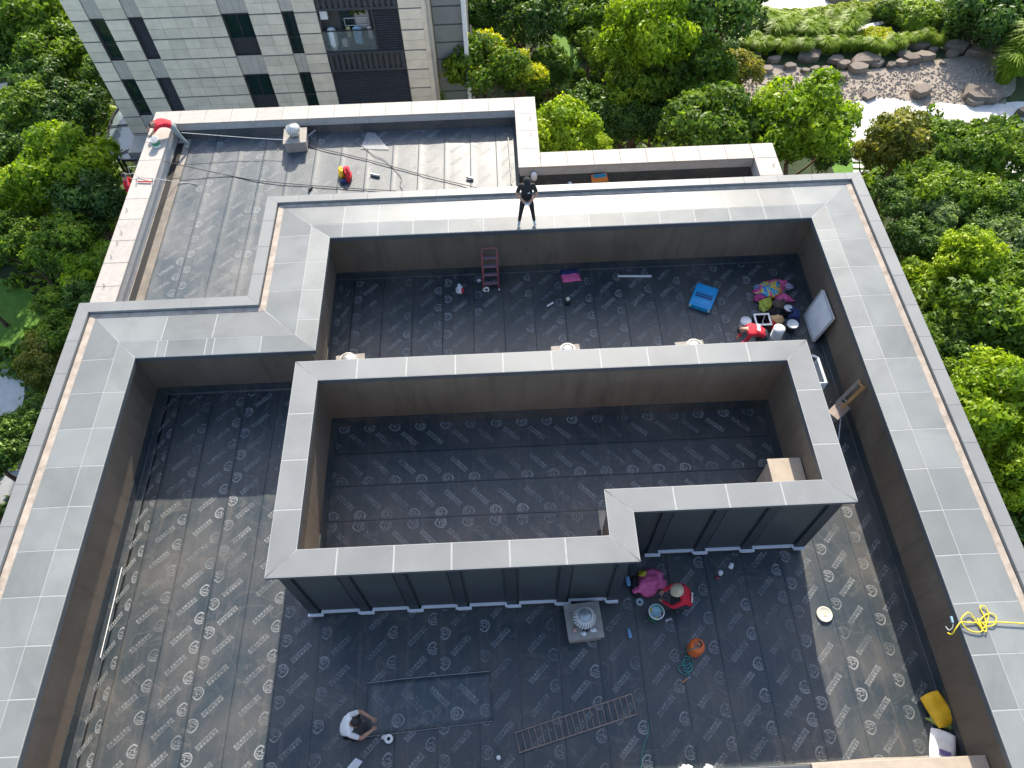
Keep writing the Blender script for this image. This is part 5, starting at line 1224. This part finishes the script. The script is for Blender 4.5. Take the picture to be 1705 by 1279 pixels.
# green paint bucket and red clamp on the granite parapet
e_=bucket(256,232,.14,.28,M_WPL,'white bucket with a green label on the granite parapet by the bending worker',zb=.60-FL*.7,lid=None); MB().lathe([(.134,.07),(.140,.20)],24,caps=False).build('green_label',M_GREEN,e_,smooth=True)
cl=tag(empty('rope_clamp',tuple(P(238,300,.60))),'red bar clamp laid across the granite parapet','clamp'); o0=P(238,300,.6)
MB().tube([P(229,302,.64)-o0,P(252,303,.64)-o0],.022,6).build('bar',M_RED,cl)
for x_ in (227,254): MB().tube([P(x_,298,.61)-o0,P(x_,298,.75)-o0],.016,6).build('upright',M_STEEL,cl)
# little fixing studs on the granite
for i,(px,py) in enumerate(((196,405),(203,388),(186,428),(174,476),(212,350),(883,198),(884,224),(1288,275))):
    o=tag(empty('anchor_stud',tuple(P(px,py,.60))),'rusty wire anchor stud on the granite parapet','anchor','wire anchor studs'); MB().tube([(0,0,0),(0,0,.10)],.008,5).build('pin',M_RUST,o); MB().tube([(-.05,.02,.03),(.05,-.02,.05)],.006,5).build('wire',M_RUST,o)
# junction box and rod on the lower roof
tag(MB().box(P(519,222,.15),(.35,.05,.05),(0,R_(-15),R_(40))).build('aluminium_profile',M_STEEL),'aluminium profile leaning beside the lower roof ventilator','profile')
tag(MB().tube([P(461,235,.03),P(463,250,.03)],.012,5).build('iron_rod',M_FASC),'short iron rod lying left by the lower roof ventilator plinth','rod')
tag(MB().tube([P(203,945,.05),P(167,1095,.05)],.011,6).build('glint_rod',M_WPL),'long white rod in place of the thin glint along the membrane edge','rod')  # a thin glint on the membrane edge, modelled as a white rod
# ================================================================== PEOPLE
M_SKIN=C('skin',(.42,.24,.16),.55,var=.06); M_HAIR=C('black_hair',(.012,.011,.011),.6,var=.2); M_SHOE=C('dark_shoe',(.05,.055,.06),.6); M_GSHOE=C('pale_shoe',(.45,.46,.46),.6)
M_BTROU=C('black_trousers',(.016,.016,.018),.85,bump=.3,bscale=30); M_BSHIRT=C('black_shirt',(.018,.018,.02),.85,bump=.3,bscale=30); M_GTROU=C('grey_trousers',(.25,.29,.28),.85,bump=.3,bscale=30); M_WSHIRT=C('white_shirt',(.76,.76,.75),.85,bump=.3,bscale=30); M_RSHIRT=C('red_work_shirt',(.62,.015,.035),.8,bump=.3,bscale=30); M_NTROU=C('dark_trousers',(.03,.035,.045),.85,bump=.3,bscale=30)
M_STRAW=C('straw',(.55,.44,.28),.9,var=.25,bump=.5,bscale=40)
def person(label, loc, rz, J, shirt, trousers, shoes, long_sleeve=False, hat=None, mask=None, back_print=None, pitch=0):
    """J: joint name -> (x,y,z); x = own right, y = forward. One skinned body mesh."""
    names=list(J); ix={n:i for i,n in enumerate(names)}
    E=[('pelvis','spine'),('spine','chest'),('chest','neck'),('neck','hb'),('hb','hm'),('hm','ht')]
    for s in 'LR': E+=[('chest','sh'+s),('sh'+s,'el'+s),('el'+s,'wr'+s),('wr'+s,'pa'+s),('pelvis','hp'+s),('hp'+s,'kn'+s),('kn'+s,'an'+s),('an'+s,'to'+s)]
    rad=dict(pelvis=(.15,.12),spine=(.145,.11),chest=(.16,.115),neck=(.062,.062),hb=(.068,.075),hm=(.082,.098),ht=(.062,.075))
    for s in 'LR': rad.update({'sh'+s:(.072,.072),'el'+s:(.050,.050),'wr'+s:(.034,.034),'pa'+s:(.030,.045),'hp'+s:(.098,.098),'kn'+s:(.066,.066),'an'+s:(.046,.046),'to'+s:(.038,.045)})
    for s in 'LR':
        w_=Vector(J['wr'+s]); d=(w_-Vector(J['el'+s])).normalized(); J['pa'+s]=tuple(w_+d*.075); 
    names=list(J); ix={n:i for i,n in enumerate(names)}
    me=bpy.data.meshes.new('body'); me.from_pydata([J[n] for n in names],[(ix[a],ix[b]) for a,b in E],[]); tmp=bpy.data.objects.new('tmp_body',me); COL.objects.link(tmp)
    tmp.modifiers.new('skin','SKIN'); sv=me.skin_vertices[0].data
    for n in names: sv[ix[n]].radius=rad[n]; sv[ix[n]].use_root=(n=='pelvis')
    sb=tmp.modifiers.new('sub','SUBSURF'); sb.levels=2; sb.render_levels=2
    dg=bpy.context.evaluated_depsgraph_get(); dg.update()
    bm=bpy.data.meshes.new_from_object(tmp.evaluated_get(dg)); bpy.data.objects.remove(tmp)
    out=MB(); vs=[v.co.copy() for v in bm.vertices]
    mats=[shirt,trousers,M_SKIN,shoes]; bone={}
    for a,b in E:
        m=0
        if a in('neck','hb','hm') : m=2
        if a[:2]=='el' and not long_sleeve: m=2
        if a[:2]=='wr': m=2
        if a[:2] in('hp','kn') or (a=='pelvis' and b[:2]=='hp'): m=1
        if a[:2]=='an': m=3
        bone[(a,b)]=m
    segs=[(Vector(J[a]),Vector(J[b]),bone[(a,b)],a,b) for a,b in E]
    def cls(p):
        best=9;bm_=0
        for a,b,m,na,nb in segs:
            d=b-a; t=max(0,min(1,(p-a).dot(d)/d.length_squared)); k=(p-(a+d*t)).length/ (rad[na][0]*(1-t)+rad[nb][0]*t)
            if na[:2]=='sh' and t>.72 and not long_sleeve: mm=2
            elif na=='chest' and nb=='neck': mm=0 if t<.8 else 2
            elif na=='pelvis' and nb=='spine': mm=1 if t<.35 else 0
            else: mm=m
            if k<best: best=k;bm_=mm
        return bm_
    polys=[tuple(p.vertices) for p in bm.polygons]
    out.v=[tuple(v) for v in vs]; out.f=polys; out.m=[cls(sum((vs[i] for i in f),Vector())/len(f)) for f in polys]
    # fingers and thumb, rooted in the palm
    for s,sg in (('L',-1),('R',1)):
        w_=Vector(J['wr'+s]); p_=Vector(J['pa'+s]); d=(p_-w_).normalized(); up_=Vector((0,0,1)); side=d.cross(up_)
        if side.length<.1: side=Vector((1,0,0))
        side.normalize(); nrm=side.cross(d).normalized()
        for k in range(4):
            o_=p_+side*(k-1.5)*.021; L=(.075,.085,.08,.062)[k]; out.tube([o_-d*.02,o_+d*L*.45-nrm*.006,o_+d*L*.8-nrm*.028,o_+d*L*.88-nrm*.050],[.010,.0095,.0085,.007],6,2)
        o_=w_+d*.03; out.tube([o_+side*(-sg)*.025,o_+side*(-sg)*.055+d*.035-nrm*.01,o_+side*(-sg)*.055+d*.07-nrm*.025],[.012,.010,.008],6,2)
    # nose, ears, eyes on the head
    hb,hm,ht=Vector(J['hb']),Vector(J['hm']),Vector(J['ht']); upd=(ht-hb).normalized(); fw=Vector((0,1,0)); fw=(fw-upd*fw.dot(upd)); fw=fw.normalized() if fw.length>.1 else Vector((0,0,-1)); sd=fw.cross(upd)
    out.tube([hm+fw*.088+upd*.01,hm+fw*.112-upd*.025,hm+fw*.090-upd*.032],[.008,.014,.010],6,2)
    for q in (-1,1): out.blob(hm+sd*q*.088,(.014,.025,.032),3,.05,8,6,mi=2); out.blob(hm+sd*q*.034+fw*.086+upd*.018,(.013,.010,.009),1,.0,8,6,mi=4)
    out.tube([hm+fw*.088-upd*.058-sd*.024,hm+fw*.096-upd*.058,hm+fw*.088-upd*.058+sd*.024],.006,5,5)
    root=tag(empty('person',loc,rz),label,'person','people at work on the roof')
    body=out.build('body',mats+[M_HAIR,C('lip',(.35,.13,.1),.5)],root,smooth=True)
    # hair cap
    b=MB(); vs_=[]; 
    Mh=Matrix((sd,fw,upd)).transposed()
    n1,n2=16,7; V=[];F=[]
    for i in range(n2+1):
        ph=(i/n2)*1.75
        for j in range(n1):
            th=2*math.pi*j/n1; back=.5-.5*math.sin(th); lim=ph*(.62+.38*back)
            d=Vector((math.sin(lim)*math.cos(th)*.094,math.sin(lim)*math.sin(th)*.112-.006,math.cos(lim)*.105+.012)); d*=1+.03*noise.noise(d*40); V.append(hm+Mh@d)
    for i in range(n2):
        for j in range(n1): F.append((i*n1+j,(i+1)*n1+j,(i+1)*n1+(j+1)%n1,i*n1+(j+1)%n1))
    b.add(V,F); b.build('hair',M_HAIR,root,smooth=True)
    if hat=='cap':
        b=MB(); V=[];F=[]
        for i in range(6):
            ph=i/5*1.45
            for j in range(16):
                th=2*math.pi*j/16; V.append(hm+upd*.03+Mh@Vector((math.sin(ph)*math.cos(th)*.105,math.sin(ph)*math.sin(th)*.122,math.cos(ph)*.105)))
        for i in range(5):
            for j in range(16): F.append((i*16+j,(i+1)*16+j,(i+1)*16+(j+1)%16,i*16+(j+1)%16))
        b.add(V,F); b.add([hm+upd*.045+Mh@Vector((x_,y_,z_)) for x_,y_,z_ in ((-.085,.075,0),(.085,.075,0),(.07,.18,-.012),(0,.20,-.014),(-.07,.18,-.012))],[(0,1,2,3,4)]); b.build('cap',M_BLACKC,root,smooth=False)
    if mask: MB().blob(hm+fw*.062-upd*.045,(.062,.045,.042),1,.05,12,8).build('mask',M_BLACKC,root,smooth=True)
    if hat=='straw':
        b=MB(); V=[];F=[]; prof=[(.0,.12),(.06,.118),(.10,.09),(.112,.04),(.135,.03),(.155,.015)]
        for r_,z_ in prof:
            for j in range(20):
                th=2*math.pi*j/20; V.append(hm+upd*.03+Mh@Vector((r_*math.cos(th)*1.0,r_*math.sin(th)*1.08,z_+.012*math.sin(3*th)*(r_>.12))))
        for i in range(len(prof)-1):
            for j in range(20): F.append((i*20+j,(i+1)*20+j,(i+1)*20+(j+1)%20,i*20+(j+1)%20))
        b.add(V,F); o=b.build('straw_hat',M_STRAW,root,smooth=True)
    if back_print:
        a,b_=Vector(J['spine']),Vector(J['chest']); dn=(b_-a).normalized(); nb=Vector((1,0,0)).cross(dn); nb=nb if nb.z>0 or abs(nb.z)<.3 else -nb
        if abs(nb.z)<.3 and nb.y>0: nb=-nb
        b=MB()
        for k in range(4):
            o_=a.lerp(b_,.55)+Vector((-.105+.06*k,0,0))+nb*.142; x_=Vector((.022,0,0)); y_=dn*.05
            b.add([o_-x_-y_,o_+x_-y_,o_+x_+y_,o_-x_+y_],[(0,1,2,3)])
        b.build('shirt_print',M_WPL,root)
    return root
def sym(d):
    J={k:v for k,v in d.items() if not k.endswith('*')}
    for k,v in d.items():
        if k.endswith('*'):
            n=k[:-1]; J.setdefault(n+'L',(-v[0],v[1],v[2])); J.setdefault(n+'R',v)
    return J
STAND=dict(pelvis=(0,0,.95),spine=(0,-.01,1.12),chest=(0,.0,1.32),neck=(0,.02,1.46),hb=(0,.05,1.53),hm=(0,.085,1.605),ht=(0,.10,1.68))
STAND.update({'sh*':(.18,.0,1.40),'el*':(.27,.05,1.14),'wr*':(.11,.24,1.08),'hp*':(.10,0,.90),'kn*':(.16,.03,.50),'an*':(.21,-.02,.09),'to*':(.24,.14,.035)})
BEND=dict(pelvis=(0,-.12,.86),spine=(0,.06,.97),chest=(0,.27,1.03),neck=(0,.42,1.0),hb=(0,.48,.97),hm=(0,.55,.95),ht=(0,.61,.92))
BEND.update({'sh*':(.17,.33,1.0),'el*':(.22,.40,.72),'wr*':(.14,.50,.50),'hp*':(.10,-.11,.82),'kn*':(.13,-.02,.47),'an*':(.14,-.14,.09),'to*':(.16,.02,.035)})
CROUCH=dict(pelvis=(0,-.14,.30),spine=(0,-.08,.45),chest=(0,.04,.64),neck=(0,.13,.76),hb=(0,.18,.82),hm=(0,.23,.88),ht=(0,.26,.945))
CROUCH.update({'sh*':(.18,.06,.71),'el*':(.26,.26,.50),'wr*':(.12,.46,.36),'hp*':(.10,-.13,.27),'kn*':(.22,.22,.44),'an*':(.19,.0,.09),'to*':(.21,.16,.035)})
p=P(877,372,ZI+.02); person('man in black cap, shirt and trousers standing on the coping holding a controller',(p.x,p.y,ZI+.018),math.pi,sym(STAND),M_BSHIRT,M_BTROU,M_GSHOE,hat='cap',mask=True)
q=tag(MB().cube(-.075,.075,-.03,.03,-.02,.02).build('remote_controller',C('controller_grey',(.5,.52,.55),.4),loc=(p.x,p.y-.33,ZI+1.07),bevel=.01),'small grey controller held by the man in black','controller')
tag(MB().tube([p+Vector((.02,-.125,1.24)),p+Vector((.07,-.125,1.25)),p+Vector((.07,-.125,1.22))],.012,5).build('chest_badge',M_WPL),'small white badge on the black shirt','badge')
# bending worker by the granite parapet
f=P(302,245,0); J=sym(BEND); J['anL']=(-.14,-.38,.09); J['toL']=(-.16,-.22,.035); J['knL']=(-.13,-.22,.48); J['elR']=(.2,.62,.86); J['wrR']=(.12,.80,.72); J['elL']=(-.2,.55,.80); J['wrL']=(-.12,.70,.66)
person('worker in a red shirt and grey trousers bending over the granite parapet',(f.x-.06,f.y+.05,.015),R_(96),J,M_RSHIRT,M_GTROU,M_GSHOE,back_print=False)
# hanging worker outside
hd=PX(207,293,-12.5); J=sym(STAND); J['elR']=(.25,.15,1.2); J['wrR']=(.15,.36,1.32); J['elL']=(-.25,.15,1.2); J['wrL']=(-.15,.36,1.30); J['knL']=(-.14,.36,.80); J['knR']=(.14,.36,.80); J['anL']=(-.13,.36,.38); J['anR']=(.13,.36,.38); J['toL']=(-.14,.50,.33); J['toR']=(.14,.50,.33)
bz=hd.z-1.62
person('worker in a red shirt hanging outside the granite parapet, only head and shoulders showing',(-12.58,hd.y,bz),R_(-75),J,M_RSHIRT,M_NTROU,M_SHOE)
bs=tag(empty('bosun_seat',(-12.58,hd.y,bz)),'board seat on ropes slung over the granite parapet','rope seat'); MB().box((0,0,.80),(.5,.3,.03),(0,0,R_(-75))).build('seat',M_WOOD,bs)
for s in (-.22,.22): MB().tube([(.02,s,.80),(.25,s*.8,.60-bz-.0),(.56,s*.8,.62-bz)],.01,5).build('rope',M_ROPE,bs)
# crouching workers
f=P(1134,1006,0); person('crouching worker in red with a straw hat beside the green bucket',(f.x,f.y,.015),R_(78),sym(CROUCH),M_RSHIRT,M_NTROU,M_SHOE,hat='straw',back_print=True,long_sleeve=True)
f=P(588,1216,0); person('crouching worker in a white shirt and black trousers holding the loose membrane',(f.x,f.y,.015),R_(-84),sym(CROUCH),M_WSHIRT,M_BTROU,M_SHOE)
h=P(1262,551,1.0); person('bent worker in a red shirt with white letters on the back among the buckets',(h.x+.12,max(h.y,10.35),.015),R_(82),sym(BEND),M_RSHIRT,M_NTROU,M_SHOE,back_print=True,long_sleeve=True)
